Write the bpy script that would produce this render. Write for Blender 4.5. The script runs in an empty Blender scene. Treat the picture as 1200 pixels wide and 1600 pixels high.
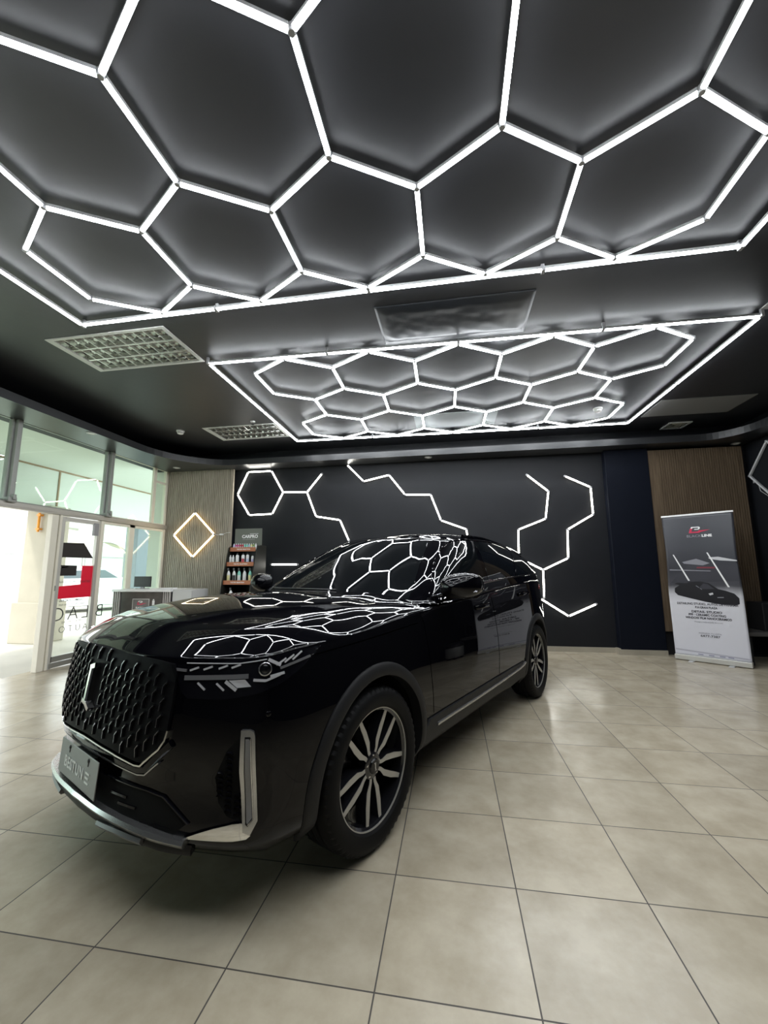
import bpy, bmesh, math, random
from mathutils import Vector, Matrix, kdtree
from mathutils.bvhtree import BVHTree
random.seed(7)
SC = bpy.context.scene
COL = SC.collection
PI = math.pi

# ------------------------------------------------------------------ helpers
def link(o, parent=None):
    COL.objects.link(o)
    if parent is not None:
        o.parent = parent
    return o

def tag(o, label=None, cat=None, group=None, kind=None):
    if label: o['label'] = label
    if cat: o['category'] = cat
    if group: o['group'] = group
    if kind: o['kind'] = kind
    return o

def empty(name, loc=(0, 0, 0), rz=0.0):
    o = bpy.data.objects.new(name, None)
    o.empty_display_size = 0.1
    o.location = loc
    o.rotation_euler = (0, 0, rz)
    return link(o)

def mesh_obj(name, verts, faces, mats, parent=None, smooth=False, fmat=None, loc=None):
    me = bpy.data.meshes.new(name)
    me.from_pydata([tuple(v) for v in verts], [], [tuple(f) for f in faces])
    if not isinstance(mats, (list, tuple)): mats = [mats]
    for m in mats: me.materials.append(m)
    if fmat:
        for p, k in zip(me.polygons, fmat): p.material_index = k
    if smooth is True:
        for p in me.polygons: p.use_smooth = True
    elif smooth:
        for p in me.polygons: p.use_smooth = True
        me.set_sharp_from_angle(angle=smooth)
    me.update()
    o = bpy.data.objects.new(name, me)
    if loc is not None: o.location = loc
    return link(o, parent)

class MB:
    """collects shapes into one mesh"""
    def __init__(s): s.v = []; s.f = []; s.m = []
    def add(s, vs, fs, mi=0):
        b = len(s.v); s.v += [tuple(v) for v in vs]
        for f in fs: s.f.append(tuple(b + i for i in f)); s.m.append(mi)
        return s
    def box(s, x0, x1, y0, y1, z0, z1, mi=0, bev=0.0):
        if bev <= 0:
            vs = [(x, y, z) for x in (x0, x1) for y in (y0, y1) for z in (z0, z1)]
            fs = [(0, 1, 3, 2), (4, 6, 7, 5), (0, 4, 5, 1), (2, 3, 7, 6), (0, 2, 6, 4), (1, 5, 7, 3)]
            return s.add(vs, fs, mi)
        bm = bmesh.new(); bmesh.ops.create_cube(bm, size=1)
        for v in bm.verts:
            v.co = Vector(((x0 + x1) / 2 + v.co.x * (x1 - x0), (y0 + y1) / 2 + v.co.y * (y1 - y0), (z0 + z1) / 2 + v.co.z * (z1 - z0)))
        bmesh.ops.bevel(bm, geom=bm.edges[:], offset=bev, segments=2, profile=0.5, affect='EDGES')
        return s.bm(bm, mi)
    def bm(s, bm, mi=0, mat=None):
        bm.verts.index_update()
        vs = [(mat @ v.co if mat else v.co.copy()) for v in bm.verts]
        fs = [[v.index for v in f.verts] for f in bm.faces]
        bm.free(); return s.add(vs, fs, mi)
    def prism(s, poly, a, b, axis='z', mi=0):
        """2D polygon extruded from a to b along axis"""
        n = len(poly)
        def P(p, h):
            if axis == 'z': return (p[0], p[1], h)
            if axis == 'y': return (p[0], h, p[1])
            return (h, p[0], p[1])
        vs = [P(p, a) for p in poly] + [P(p, b) for p in poly]
        fs = [tuple(range(n))[::-1], tuple(range(n, 2 * n))] + [(i, (i + 1) % n, n + (i + 1) % n, n + i) for i in range(n)]
        return s.add(vs, fs, mi)
    def lathe(s, prof, n=24, c=(0, 0, 0), axis='z', mi=0, cap=True):
        """profile [(r, h)] turned about an axis through c"""
        vs = []; fs = []
        for r, h in prof:
            for k in range(n):
                a = 2 * PI * k / n; p = (r * math.cos(a), r * math.sin(a))
                if axis == 'z': q = (p[0], p[1], h)
                elif axis == 'y': q = (p[0], h, p[1])
                else: q = (h, p[0], p[1])
                vs.append((q[0] + c[0], q[1] + c[1], q[2] + c[2]))
        for i in range(len(prof) - 1):
            for k in range(n):
                fs.append((i * n + k, i * n + (k + 1) % n, (i + 1) * n + (k + 1) % n, (i + 1) * n + k))
        if cap:
            fs.append(tuple(range(n))[::-1]); b = (len(prof) - 1) * n; fs.append(tuple(range(b, b + n)))
        return s.add(vs, fs, mi)
    def sweep(s, path, sect, up=(0, 0, 1), closed=False, mi=0, cap=True, ups=None):
        """section [(a, b)] (a sideways, b along up) swept along a 3-D path"""
        path = [Vector(p) for p in path]; n = len(path); m = len(sect); vs = []; fs = []
        for i, p in enumerate(path):
            if closed: t = path[(i + 1) % n] - path[i - 1]
            else: t = path[min(i + 1, n - 1)] - path[max(i - 1, 0)]
            t.normalize(); u = Vector(ups[i] if ups else up); u = (u - t * u.dot(t)).normalized(); r = t.cross(u)
            for a, b in sect: vs.append(p + r * a + u * b)
        seg = n if closed else n - 1
        for i in range(seg):
            j = (i + 1) % n
            for k in range(m): fs.append((i * m + k, i * m + (k + 1) % m, j * m + (k + 1) % m, j * m + k))
        if cap and not closed:
            fs.append(tuple(range(m))[::-1]); fs.append(tuple(range((n - 1) * m, n * m)))
        return s.add(vs, fs, mi)
    def tube(s, path, r, n=8, mi=0, closed=False):
        return s.sweep(path, [(r * math.cos(2 * PI * k / n), r * math.sin(2 * PI * k / n)) for k in range(n)], up=(0.13, 0.27, 0.95), closed=closed, mi=mi)
    def build(s, name, mats, parent=None, smooth=False, loc=None):
        o = mesh_obj(name, s.v, s.f, mats, parent, smooth, s.m, loc)
        bm = bmesh.new(); bm.from_mesh(o.data)
        bmesh.ops.recalc_face_normals(bm, faces=bm.faces[:]); bm.to_mesh(o.data); bm.free()
        if smooth and smooth is not True: o.data.set_sharp_from_angle(angle=smooth)
        return o

def copy_tree(o, parent=None):
    c = o.copy(); link(c); c.parent = parent
    for ch in list(o.children): copy_tree(ch, c)
    return c

def text_mesh(name, body, size, mat, parent=None, align='CENTER', matrix=None, extrude=0.0006, bold=0.0, shear=0.0, space=1.0):
    cu = bpy.data.curves.new(name, 'FONT'); cu.body = body; cu.size = size; cu.align_x = align; cu.align_y = 'CENTER'
    cu.extrude = extrude; cu.offset = bold; cu.shear = shear; cu.space_character = space; cu.resolution_u = 3
    t = bpy.data.objects.new(name + '_t', cu); COL.objects.link(t)
    bpy.context.view_layer.update()
    me = bpy.data.meshes.new_from_object(t.evaluated_get(bpy.context.evaluated_depsgraph_get()))
    bpy.data.objects.remove(t); bpy.data.curves.remove(cu)
    me.materials.clear(); me.materials.append(mat); me.name = name
    o = bpy.data.objects.new(name, me); link(o, parent)
    if matrix is not None: o.matrix_local = matrix
    return o

def frame_mat(origin, xdir, ydir):
    x = Vector(xdir).normalized(); y = Vector(ydir).normalized(); z = x.cross(y)
    return Matrix(((x.x, y.x, z.x, origin[0]), (x.y, y.y, z.y, origin[1]), (x.z, y.z, z.z, origin[2]), (0, 0, 0, 1)))

def crom(pts, per=8, closed=False):
    """centripetal-ish Catmull-Rom through n-D points"""
    n = len(pts); out = []
    P = lambda i: pts[i % n] if closed else pts[max(0, min(n - 1, i))]
    segs = n if closed else n - 1
    for i in range(segs):
        p0, p1, p2, p3 = P(i - 1), P(i), P(i + 1), P(i + 2)
        if not closed and i == 0: p0 = tuple(2 * a - b for a, b in zip(p1, p2))
        if not closed and i == n - 2: p3 = tuple(2 * b - a for a, b in zip(p1, p2))
        d = lambda a, b: max(1e-6, math.dist(a, b)) ** 0.5
        t1 = d(p0, p1); t2 = t1 + d(p1, p2); t3 = t2 + d(p2, p3)
        for k in range(per):
            t = t1 + (t2 - t1) * k / per
            L = lambda a, b, ta, tb: tuple(x * (tb - t) / (tb - ta) + y * (t - ta) / (tb - ta) for x, y in zip(a, b))
            A1 = L(p0, p1, 0, t1); A2 = L(p1, p2, t1, t2); A3 = L(p2, p3, t2, t3)
            B1 = L(A1, A2, 0, t2); B2 = L(A2, A3, t1, t3)
            out.append(L(B1, B2, t1, t2))
    if not closed: out.append(tuple(pts[-1]))
    return out

def interp(tab, x):
    """smooth (monotone cubic) table lookup [(x, y)...] ascending x"""
    n = len(tab)
    if x <= tab[0][0]: return tab[0][1]
    if x >= tab[-1][0]: return tab[-1][1]
    i = 0
    while tab[i + 1][0] < x: i += 1
    def sl(j): return (tab[j + 1][1] - tab[j][1]) / (tab[j + 1][0] - tab[j][0])
    def m(j):
        if j == 0: return sl(0)
        if j == n - 1: return sl(n - 2)
        a, b = sl(j - 1), sl(j)
        return 0.0 if a * b <= 0 else 2 * a * b / (a + b)
    x0, y0 = tab[i]; x1, y1 = tab[i + 1]; h = x1 - x0; t = (x - x0) / h
    return (2*t**3 - 3*t**2 + 1) * y0 + (t**3 - 2*t**2 + t) * h * m(i) + (-2*t**3 + 3*t**2) * y1 + (t**3 - t**2) * h * m(i + 1)

# ------------------------------------------------------------------ materials
MATS = {}
def nodes(m):
    m.use_nodes = True
    return m.node_tree.nodes, m.node_tree.links
def mat(name, col, rough=0.5, metal=0.0, coat=0.0, spec=0.5, emis=None, estr=0.0, bump=0.0, bscale=40.0, var=0.0, vscale=3.0, alpha=None):
    if name in MATS: return MATS[name]
    m = bpy.data.materials.new(name); N, L = nodes(m); b = N['Principled BSDF']
    b.inputs['Base Color'].default_value = (*col, 1); b.inputs['Roughness'].default_value = rough
    b.inputs['Metallic'].default_value = metal; b.inputs['Specular IOR Level'].default_value = spec
    b.inputs['Coat Weight'].default_value = coat; b.inputs['Coat Roughness'].default_value = 0.02
    if emis: b.inputs['Emission Color'].default_value = (*emis, 1); b.inputs['Emission Strength'].default_value = estr
    tc = N.new('ShaderNodeTexCoord')
    if bump:
        n = N.new('ShaderNodeTexNoise'); n.inputs['Scale'].default_value = bscale; n.inputs['Detail'].default_value = 4
        bp = N.new('ShaderNodeBump'); bp.inputs['Strength'].default_value = bump; bp.inputs['Distance'].default_value = 0.01
        L.new(tc.outputs['Object'], n.inputs['Vector']); L.new(n.outputs['Fac'], bp.inputs['Height']); L.new(bp.outputs['Normal'], b.inputs['Normal'])
    if var:
        n = N.new('ShaderNodeTexNoise'); n.inputs['Scale'].default_value = vscale; n.inputs['Detail'].default_value = 5
        r = N.new('ShaderNodeValToRGB'); r.color_ramp.elements[0].position = .3; r.color_ramp.elements[1].position = .7
        r.color_ramp.elements[0].color = (*[c * (1 - var) for c in col], 1); r.color_ramp.elements[1].color = (*[min(1, c * (1 + var)) for c in col], 1)
        L.new(tc.outputs['Object'], n.inputs['Vector']); L.new(n.outputs['Fac'], r.inputs['Fac']); L.new(r.outputs['Color'], b.inputs['Base Color'])
    MATS[name] = m; return m

def glass_mat(name, tint, rough=0.0, ior=1.5):
    """thin architectural pane: tinted see-through plus mirror reflection by fresnel"""
    if name in MATS: return MATS[name]
    m = bpy.data.materials.new(name); N, L = nodes(m); N.clear()
    out = N.new('ShaderNodeOutputMaterial'); mix = N.new('ShaderNodeMixShader'); tr = N.new('ShaderNodeBsdfTransparent'); gl = N.new('ShaderNodeBsdfGlossy'); fr = N.new('ShaderNodeFresnel')
    tr.inputs['Color'].default_value = (*tint, 1); gl.inputs['Roughness'].default_value = rough; 
    ge = N.new('ShaderNodeNewGeometry'); mr = N.new('ShaderNodeMapRange'); mr.inputs['To Min'].default_value = ior; mr.inputs['To Max'].default_value = 1 / ior
    L.new(ge.outputs['Backfacing'], mr.inputs['Value']); L.new(mr.outputs['Result'], fr.inputs['IOR'])
    L.new(fr.outputs[0], mix.inputs[0]); L.new(tr.outputs[0], mix.inputs[1]); L.new(gl.outputs[0], mix.inputs[2]); L.new(mix.outputs[0], out.inputs['Surface'])
    MATS[name] = m; return m

def emit_mat(name, col, strength):
    if name in MATS: return MATS[name]
    m = bpy.data.materials.new(name); N, L = nodes(m); N.clear()
    out = N.new('ShaderNodeOutputMaterial'); e = N.new('ShaderNodeEmission'); e.inputs['Color'].default_value = (*col, 1); e.inputs['Strength'].default_value = strength
    L.new(e.outputs[0], out.inputs['Surface']); MATS[name] = m; return m

M_CEIL = mat('ceiling black paint', (.025, .026, .030), .42, spec=.5, bump=.10, bscale=9, var=.12, vscale=1.3)
M_BLACK = mat('black wall paint', (.0062, .007, .0095), .55, spec=.3, bump=.06, bscale=14, var=.1)
M_NAVY = mat('black column paint', (.003, .0045, .010), .6, spec=.15, bump=.05)
M_SOFF = mat('soffit black paint', (.022, .023, .025), .33, spec=.5, bump=.05, bscale=6)
M_ALU = mat('anodised aluminium', (.42, .42, .40), .38, .75)
M_GREYFRAME = mat('grey window frame', (.30, .31, .29), .45, .3)
M_CREAM = mat('cream door frame', (.78, .74, .63), .45)
M_WHITE = mat('white plastic', (.80, .80, .80), .4)
M_GREY = mat('grey plastic', (.30, .30, .31), .45)
M_DARK = mat('dark plastic', (.015, .015, .017), .45)
M_LED = emit_mat('cool white led diffuser', (.93, .97, 1.0), 40.0)
M_LEDW = emit_mat('neutral white led diffuser', (1.0, .98, .90), 18.0)
M_LEDY = emit_mat('warm white led diffuser', (1.0, .84, .58), 9)
M_HOUSE = mat('led tube housing', (.50, .50, .51), .4, .2)
M_CONN = mat('clear grey connector', (.42, .42, .44), .3)
M_OFF = mat('unlit led diffuser', (.55, .55, .56), .4)
# ------------------------------------------------------------------ car body surface (x forward from front axle, y left, z up)
WBASE = 2.825
PLAN = [(.905, 0), (.891, .25), (.837, .5), (.754, .68), (.697, .775), (.626, .850), (.50, .897), (.30, .924), (0, .932), (-.30, .922), (-.60, .912), (-1.2, .910),
        (-2.0, .912), (-2.5, .922), (-2.83, .928), (-3.12, .905), (-3.36, .862), (-3.55, .785), (-3.67, .64), (-3.73, .4), (-3.75, 0)]
ZE = [(-3.76, 1.10), (-3.4, 1.155), (-3.0, 1.160), (-2.4, 1.140), (-1.5, 1.085), (-.6, 1.035), (0, 1.005), (.3, .990), (.5, .978), (.69, .960), (.905, .955)]
HC = [(-3.76, 1.19), (-3.3, 1.25), (-2.5, 1.24), (-1.5, 1.19), (-.8, 1.16), (-.4, 1.153), (-.1, 1.146), (.15, 1.130), (.35, 1.105), (.52, 1.076), (.68, 1.042), (.80, 1.014), (.905, .990)]
P_SIDE = [(.24, .10), (.28, .045), (.34, .020), (.42, .008), (.50, .003), (.58, .000), (.66, .005), (.75, .016), (.84, .030), (.93, .046)]
P_FRONT = [(.27, .05), (.30, .012), (.33, .0), (.37, -.004), (.42, .006), (.50, .012), (.56, .004), (.62, .000), (.70, .006), (.80, .018), (.93, .034)]
NU = 150
def plan_pts():
    d = crom(PLAN, 12); L = [0]
    for a, b in zip(d, d[1:]): L.append(L[-1] + math.dist(a, b))
    out = []; j = 0
    for i in range(NU + 1):
        s = L[-1] * i / NU
        while j < len(L) - 2 and L[j + 1] < s: j += 1
        t = (s - L[j]) / (L[j + 1] - L[j]); out.append(tuple(a + (b - a) * t for a, b in zip(d[j], d[j + 1])))
    out[0] = (PLAN[0][0], 0); out[-1] = (PLAN[-1][0], 0)
    return out
def smooth01(t): t = max(0, min(1, t)); return t * t * (3 - 2 * t)
def lower_hull():
    pl = plan_pts(); nrm = []
    for i in range(len(pl)):
        a = pl[max(0, i - 1)]; b = pl[min(len(pl) - 1, i + 1)]
        if i == 0: n = (1, 0)
        elif i == len(pl) - 1: n = (-1, 0)
        else:
            t = (b[0] - a[0], b[1] - a[1]); l = math.hypot(*t); n = (t[1] / l, -t[0] / l)
            if n[0] * (a[0] + 1.4) + n[1] * a[1] < 0: n = (-n[0], -n[1])
        nrm.append(n)
    rows = []; ZR = [i / 22 for i in range(23)]
    ver = []
    for (x, y), n in zip(pl, nrm):
        ze = interp(ZE, x); wf = smooth01((n[0] - .15) / .6)
        colv = []
        zb = .24 * (1 - wf) + .27 * wf
        for t in ZR:
            z = zb + (ze - zb) * t; tt = z - max(0, 0)
            zz = z if z < .6 else .6 + (z - .6) * (.93 - .6) / (ze - .6)
            off = interp(P_SIDE, zz) * (1 - wf) + interp(P_FRONT, zz) * wf
            k = smooth01((zz - .78) / .15)
            off += .004 * k * k
            colv.append((x - n[0] * off, y - n[1] * off, z))
        # lid: inset towards the spine
        x0, y0 = colv[-1][:2]
        sx = max(-3.2, min(.30, x0)); sy = 0.0
        D = math.hypot(x0 - sx, y0 - sy); px_ = x0
        a = (.17 + .02 * smooth01((px_ + .2) / .6)) * (1 - wf) + .24 * wf
        for k in range(1, 31):
            q = k / 30; e = D * (q ** 1.9)
            f = e / D; px = x0 + (sx - x0) * f; py = y0 + (sy - y0) * f
            tau = min(1, e / a); G = math.sqrt(max(0, 1 - (1 - tau) ** 2)); wq = .66 * smooth01((px_ + .4) / .6); G = G * (1 - wq) + wq * tau * (2 - tau)
            H = interp(HC, px) + (.018 - .030 * (py / .85) ** 2) * smooth01((px + .6) / .8) - .03 * (py / .85) ** 2
            # crease from the headlamp to the screen pillar: the fender side of it falls away
            if px > -1.0:
                t_ = .34 - e
                if wf < .999: H -= (1 - wf) * .11 * (math.sqrt(t_ * t_ + .0016) + t_ - .02) / 2 * smooth01((px + 1.0) / .4) * smooth01((.50 - px) / .5)
            colv.append((px, py, ze + (H - ze) * G))
        ver.append(colv)
    return ver
def grid_full(ver):
    """half grid (u from front centre to rear centre, y >= 0) -> full closed mesh"""
    nu = len(ver); nv = len(ver[0]); V = []; F = []
    for c in ver: V += c
    off = len(V); idx2 = {}
    for i in range(nu):
        for j in range(nv):
            x, y, z = ver[i][j]
            if abs(y) < 1e-6: idx2[i, j] = i * nv + j
            else: idx2[i, j] = len(V); V.append((x, -y, z))
    for i in range(nu - 1):
        for j in range(nv - 1):
            F.append((i * nv + j, (i + 1) * nv + j, (i + 1) * nv + j + 1, i * nv + j + 1))
            F.append((idx2[i, j], idx2[i, j + 1], idx2[i + 1, j + 1], idx2[i + 1, j]))
    base = [i * nv for i in range(nu)] + [idx2[i, 0] for i in range(nu - 2, 0, -1)]
    F.append(tuple(base))
    return V, F
CAB = [  # belt point, roof-edge point
    ((-.445, 0, 1.09), (-1.322, 0, 1.588)), ((-.451, .20, 1.09), (-1.325, .16, 1.586)), ((-.471, .42, 1.09), (-1.334, .32, 1.579)), ((-.508, .62, 1.09), (-1.354, .46, 1.568)),
    ((-.528, .70, 1.09), (-1.366, .525, 1.563)), ((-.560, .768, 1.09), (-1.398, .572, 1.559)), ((-.625, .818, 1.09), (-1.45, .606, 1.556)), ((-.73, .850, 1.08), (-1.52, .636, 1.560)), ((-1.1, .868, 1.09), (-1.72, .655, 1.574)), ((-1.6, .872, 1.11), (-1.98, .660, 1.583)),
    ((-2.2, .872, 1.14), (-2.38, .656, 1.578)), ((-2.75, .864, 1.15), (-2.78, .645, 1.556)), ((-3.15, .838, 1.16), (-3.15, .622, 1.520)), ((-3.42, .785, 1.16), (-3.40, .580, 1.492)),
    ((-3.57, .66, 1.16), (-3.50, .49, 1.480)), ((-3.64, .4, 1.16), (-3.55, .3, 1.476)), ((-3.66, 0, 1.16), (-3.56, 0, 1.476))]
ROOF = [(-3.58, 1.508), (-3.3, 1.556), (-3.0, 1.595), (-2.6, 1.630), (-2.2, 1.648), (-1.8, 1.648), (-1.5, 1.632), (-1.29, 1.606)]
def cabin_hull():
    lo = crom([c[0] for c in CAB], 9); hi = crom([c[1] for c in CAB], 9); ver = []
    n = len(lo)
    for i in range(n):
        a = Vector(lo[i]); b = Vector(hi[i])
        p = Vector(lo[max(0, i - 1)]); q = Vector(lo[min(n - 1, i + 1)]); t = q - p
        nr = Vector((t.y, -t.x, 0)).normalized()
        if i == 0: nr = Vector((1, 0, 0))
        if i == n - 1: nr = Vector((-1, 0, 0))
        if nr.x * (a.x + 2) + nr.y * a.y < 0: nr = -nr
        colv = []
        bul = .008 + .032 * abs(nr.y)
        for k in range(21):
            s = k / 20; pt = a.lerp(b, s) + nr * bul * 4 * s * (1 - s) + Vector((0, 0, .012 * 4 * s * (1 - s)))
            if abs(lo[i][1]) < 1e-9: pt.y = 0
            colv.append(tuple(pt))
        x0, y0, ze = colv[-1]; sx = max(-3.1, min(-1.75, x0)); D = math.hypot(x0 - sx, y0); D = max(D, 1e-4)
        edge = Vector(colv[-1]) - Vector(colv[-2])
        ar = .20
        for k in range(1, 21):
            e = D * (k / 20) ** 1.6; f = e / D; px = x0 + (sx - x0) * f; py = y0 * (1 - f)
            H = interp(ROOF, px) - .030 * (py / .6) ** 2
            tau = min(1, e / ar); G = tau * (2 - tau) if tau < 1 else 1
            colv.append((px, py, ze + (H - ze) * G))
        ver.append(colv)
    return ver
# ------------------------------------------------------------------ car
from mathutils.interpolate import poly_3d_calc
M_PAINT = mat('glossy black car paint', (.002, .002, .003), .015, spec=.30)
M_CARGLASS = mat('dark tinted car glass', (.004, .005, .006), .0, spec=.5)
M_CLAD = mat('dark grey textured cladding', (.011, .011, .012), .50, spec=.28, bump=.15, bscale=400)
M_RUBBER = mat('tyre rubber', (.004, .004, .0045), .6, spec=.18)
M_CHROME = mat('polished chrome', (.78, .78, .78), .08, 1.0)
M_SATIN = mat('satin silver trim', (.50, .50, .50), .25, .9)
M_DKCHROME = mat('dark chrome', (.16, .16, .175), .16, 1.0)
M_GRILLE = mat('gloss black grille', (.004, .004, .006), .16, spec=.4)
M_STUD = mat('bright stud edge', (.30, .30, .32), .2, .9)
M_VOID = mat('grille backing', (.003, .003, .004), .6, spec=.08)
M_WELL = mat('wheel well black', (.006, .006, .006), .8, spec=.1)
M_MACH = mat('machined alloy face', (.47, .46, .43), .32, .55)
M_RIM = mat('gloss black alloy', (.010, .010, .012), .2, coat=.5)
M_SEAM = mat('panel gap', (.0015, .0015, .0015), .9, spec=.0)
M_LENS = glass_mat('clear lamp lens', (.93, .93, .95), .0, 1.35)
M_PLATE = mat('brushed grey plate', (.20, .20, .20), .38, .6)
M_PLATETXT = mat('plate silver lettering', (.60, .60, .60), .4, .4)
M_RED = mat('red lamp lens', (.35, .004, .01), .12, coat=.8)
M_LAMPGREY = mat('lamp reflector grey', (.20, .20, .20), .3, .2)
M_LAMPCHR = mat('bright lamp reflector', (.72, .72, .72), .3, .25)

car = empty('car', (-1.197, 2.477, 0), math.radians(-116.267))
tag(car, 'glossy black sport utility vehicle parked on the tiled floor, front towards the glass shopfront', 'car')

class Surf:
    """ray-castable smooth surface"""
    def __init__(s, V, F):
        s.V = [Vector(v) for v in V]; s.F = F
        s.b = BVHTree.FromPolygons(s.V, F)
        me = bpy.data.meshes.new('tmp'); me.from_pydata(V, [], F); me.update()
        s.N = [n.vector.copy() for n in me.vertex_normals]; bpy.data.meshes.remove(me)
    def hit(s, o, d):
        p, n, i, t = s.b.ray_cast(Vector(o), Vector(d))
        if p is None: return None
        f = s.F[i]; w = poly_3d_calc([s.V[k] for k in f], p)
        nn = Vector((0, 0, 0))
        for k, ww in zip(f, w): nn += s.N[k] * ww
        nn.normalize()
        if nn.dot(Vector(d)) > 0: nn = -nn
        return p, nn
LOW = lower_hull(); CABV = cabin_hull()
VL, FL = grid_full(LOW); VC, FC = grid_full(CABV)
S_LOW = Surf(VL, FL); S_CAB = Surf(VC, FC)

# views: (e1, e2, direction) - outline coordinates (a, b) lie along e1, e2 and are cast along the direction
SIDE = (Vector((1, 0, 0)), Vector((0, 0, 1)), Vector((0, -1, 0)))
FRONT = (Vector((0, 1, 0)), Vector((0, 0, 1)), Vector((-1, 0, 0)))
REAR = (Vector((0, 1, 0)), Vector((0, 0, 1)), Vector((1, 0, 0)))
q2 = math.sqrt(.5)
DIAG = (Vector((-q2, q2, 0)), Vector((0, 0, 1)), Vector((-q2, -q2, 0)))

def proj(surf, view, a, b, off=0.0):
    e1, e2, d = view
    o = e1 * a + e2 * b - d * 6
    h = surf.hit(o, d)
    if h is None:
        p, n, i, t = surf.b.find_nearest(e1 * a + e2 * b - d * .8)
        return p + n * off, n
    return h[0] + h[1] * off, h[1]

def round_poly(poly, r, n=4):
    out = []; m = len(poly)
    for i in range(m):
        p = Vector(poly[i]); a = Vector(poly[i - 1]) - p; b = Vector(poly[(i + 1) % m]) - p
        rr = min(r, a.length * .45, b.length * .45); A = p + a.normalized() * rr; B = p + b.normalized() * rr
        for k in range(n + 1):
            t = k / n; out.append(tuple((1 - t) ** 2 * A + 2 * t * (1 - t) * p + t * t * B))
    return out

def patch(name, surf, view, poly, mats, off=.003, depth=.006, step=.03, parent=None, mirror=False, edge_mi=0):
    """outline poly laid onto the surface as a thin panel with its own edges"""
    bm = bmesh.new(); vs = [bm.verts.new((a, b, 0)) for a, b in poly]; bm.faces.new(vs)
    bmesh.ops.triangulate(bm, faces=bm.faces[:])
    for ax in (0, 1):
        lo = min(p[ax] for p in poly); hi = max(p[ax] for p in poly); n = max(1, int((hi - lo) / step))
        for k in range(1, n):
            c = Vector((0, 0, 0)); c[ax] = lo + (hi - lo) * k / n; no = Vector((0, 0, 0)); no[ax] = 1
            bmesh.ops.bisect_plane(bm, geom=bm.verts[:] + bm.edges[:] + bm.faces[:], dist=1e-6, plane_co=c, plane_no=no)
    bmesh.ops.dissolve_degenerate(bm, dist=1e-5, edges=bm.edges[:])
    bm.verts.index_update()
    V = []; N = []
    for v in bm.verts:
        p, n = proj(surf, view, v.co.x, v.co.y, off); V.append(p); N.append(n)
    F = [[v.index for v in f.verts] for f in bm.faces]; mi = [0] * len(F)
    # skirt
    be = [e for e in bm.edges if len(e.link_faces) == 1]; skirt = {}
    n0 = len(V)
    for e in be:
        f = e.link_faces[0]; fv = [v.index for v in f.verts]; i, j = e.verts[0].index, e.verts[1].index
        if fv[(fv.index(i) + 1) % len(fv)] != j: i, j = j, i
        idx = []
        for q in (i, j): idx.append(len(V)); V.append(V[q].copy()); N.append(None)
        for q in (i, j): idx.append(len(V)); V.append(V[q] - N[q] * depth); N.append(None)
        F.append([idx[1], idx[0], idx[2], idx[3]]); mi.append(edge_mi)
    bm.free()
    if (V[F[0][1]] - V[F[0][0]]).cross(V[F[0][2]] - V[F[0][1]]).dot(N[F[0][0]]) < 0: F = [f[::-1] for f in F]
    if mirror:
        V = [Vector((v.x, -v.y, v.z)) for v in V]; N = [n and Vector((n.x, -n.y, n.z)) for n in N]; F = [f[::-1] for f in F]
    o = mesh_obj(name, V, F, mats, parent, True, mi)
    o.data.update()
    vn = o.data.vertex_normals
    o.data.normals_split_custom_set_from_vertices([tuple(n) if n is not None else tuple(vn[i].vector) for i, n in enumerate(N)])
    return o

def path_on(surf, view, pts, off, per=6, smooth=True):
    pp = crom(pts, per) if smooth and len(pts) > 2 else [tuple(Vector(a).lerp(Vector(b), k / per)) for a, b in zip(pts, pts[1:]) for k in range(per)] + [pts[-1]]
    P = []; N = []
    for a, b in pp:
        p, n = proj(surf, view, a, b, off); P.append(p); N.append(n)
    return P, N

def strip(name, surf, view, pts, w, h, mats, parent=car, off=0.0, mirror=False, per=6, smooth=True, sect=None, add=None):
    """raised moulding along a path on the surface"""
    P, N = path_on(surf, view, pts, off, per, smooth)
    if sect is None: sect = [(-w / 2, -.002), (-w / 2, h * .55), (-w * .32, h), (w * .32, h), (w / 2, h * .55), (w / 2, -.002)]
    mb = add or MB(); mb.sweep(P, sect, ups=N)
    if mirror: mb.v = [(x, -y, z) for x, y, z in mb.v]
    if add: return mb
    return mb.build(name, mats, parent, smooth=math.radians(35))

# ---- body with wheel openings
R_ARCH = .412
def boolean(o, cutters):
    for c in cutters:
        m = o.modifiers.new('b', 'BOOLEAN'); m.operation = 'DIFFERENCE'; m.object = c; m.solver = 'EXACT'
    bpy.context.view_layer.update()
    me = bpy.data.meshes.new_from_object(o.evaluated_get(bpy.context.evaluated_depsgraph_get()))
    old = o.data; o.modifiers.clear(); o.data = me; me.name = o.name; bpy.data.meshes.remove(old)
    for c in cutters:
        d = c.data; bpy.data.objects.remove(c); bpy.data.meshes.remove(d)
body = mesh_obj('body', VL, FL, [M_PAINT, M_WELL], None, True)
cut = []
for x in (-.012, -WBASE - .012):
    for s in (1, -1):
        c = MB().lathe([(R_ARCH, s * .60), (R_ARCH, s * 1.05)], 72, (x, 0, .372), 'y', mi=1)
        cut.append(c.build('cutter', [M_PAINT, M_WELL]))
boolean(body, cut)
body.parent = car
body.data.set_sharp_from_angle(angle=math.radians(40))
cabin = mesh_obj('cabin', VC, FC, M_PAINT, car, True); cabin['label'] = 'black roof and pillars'

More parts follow.
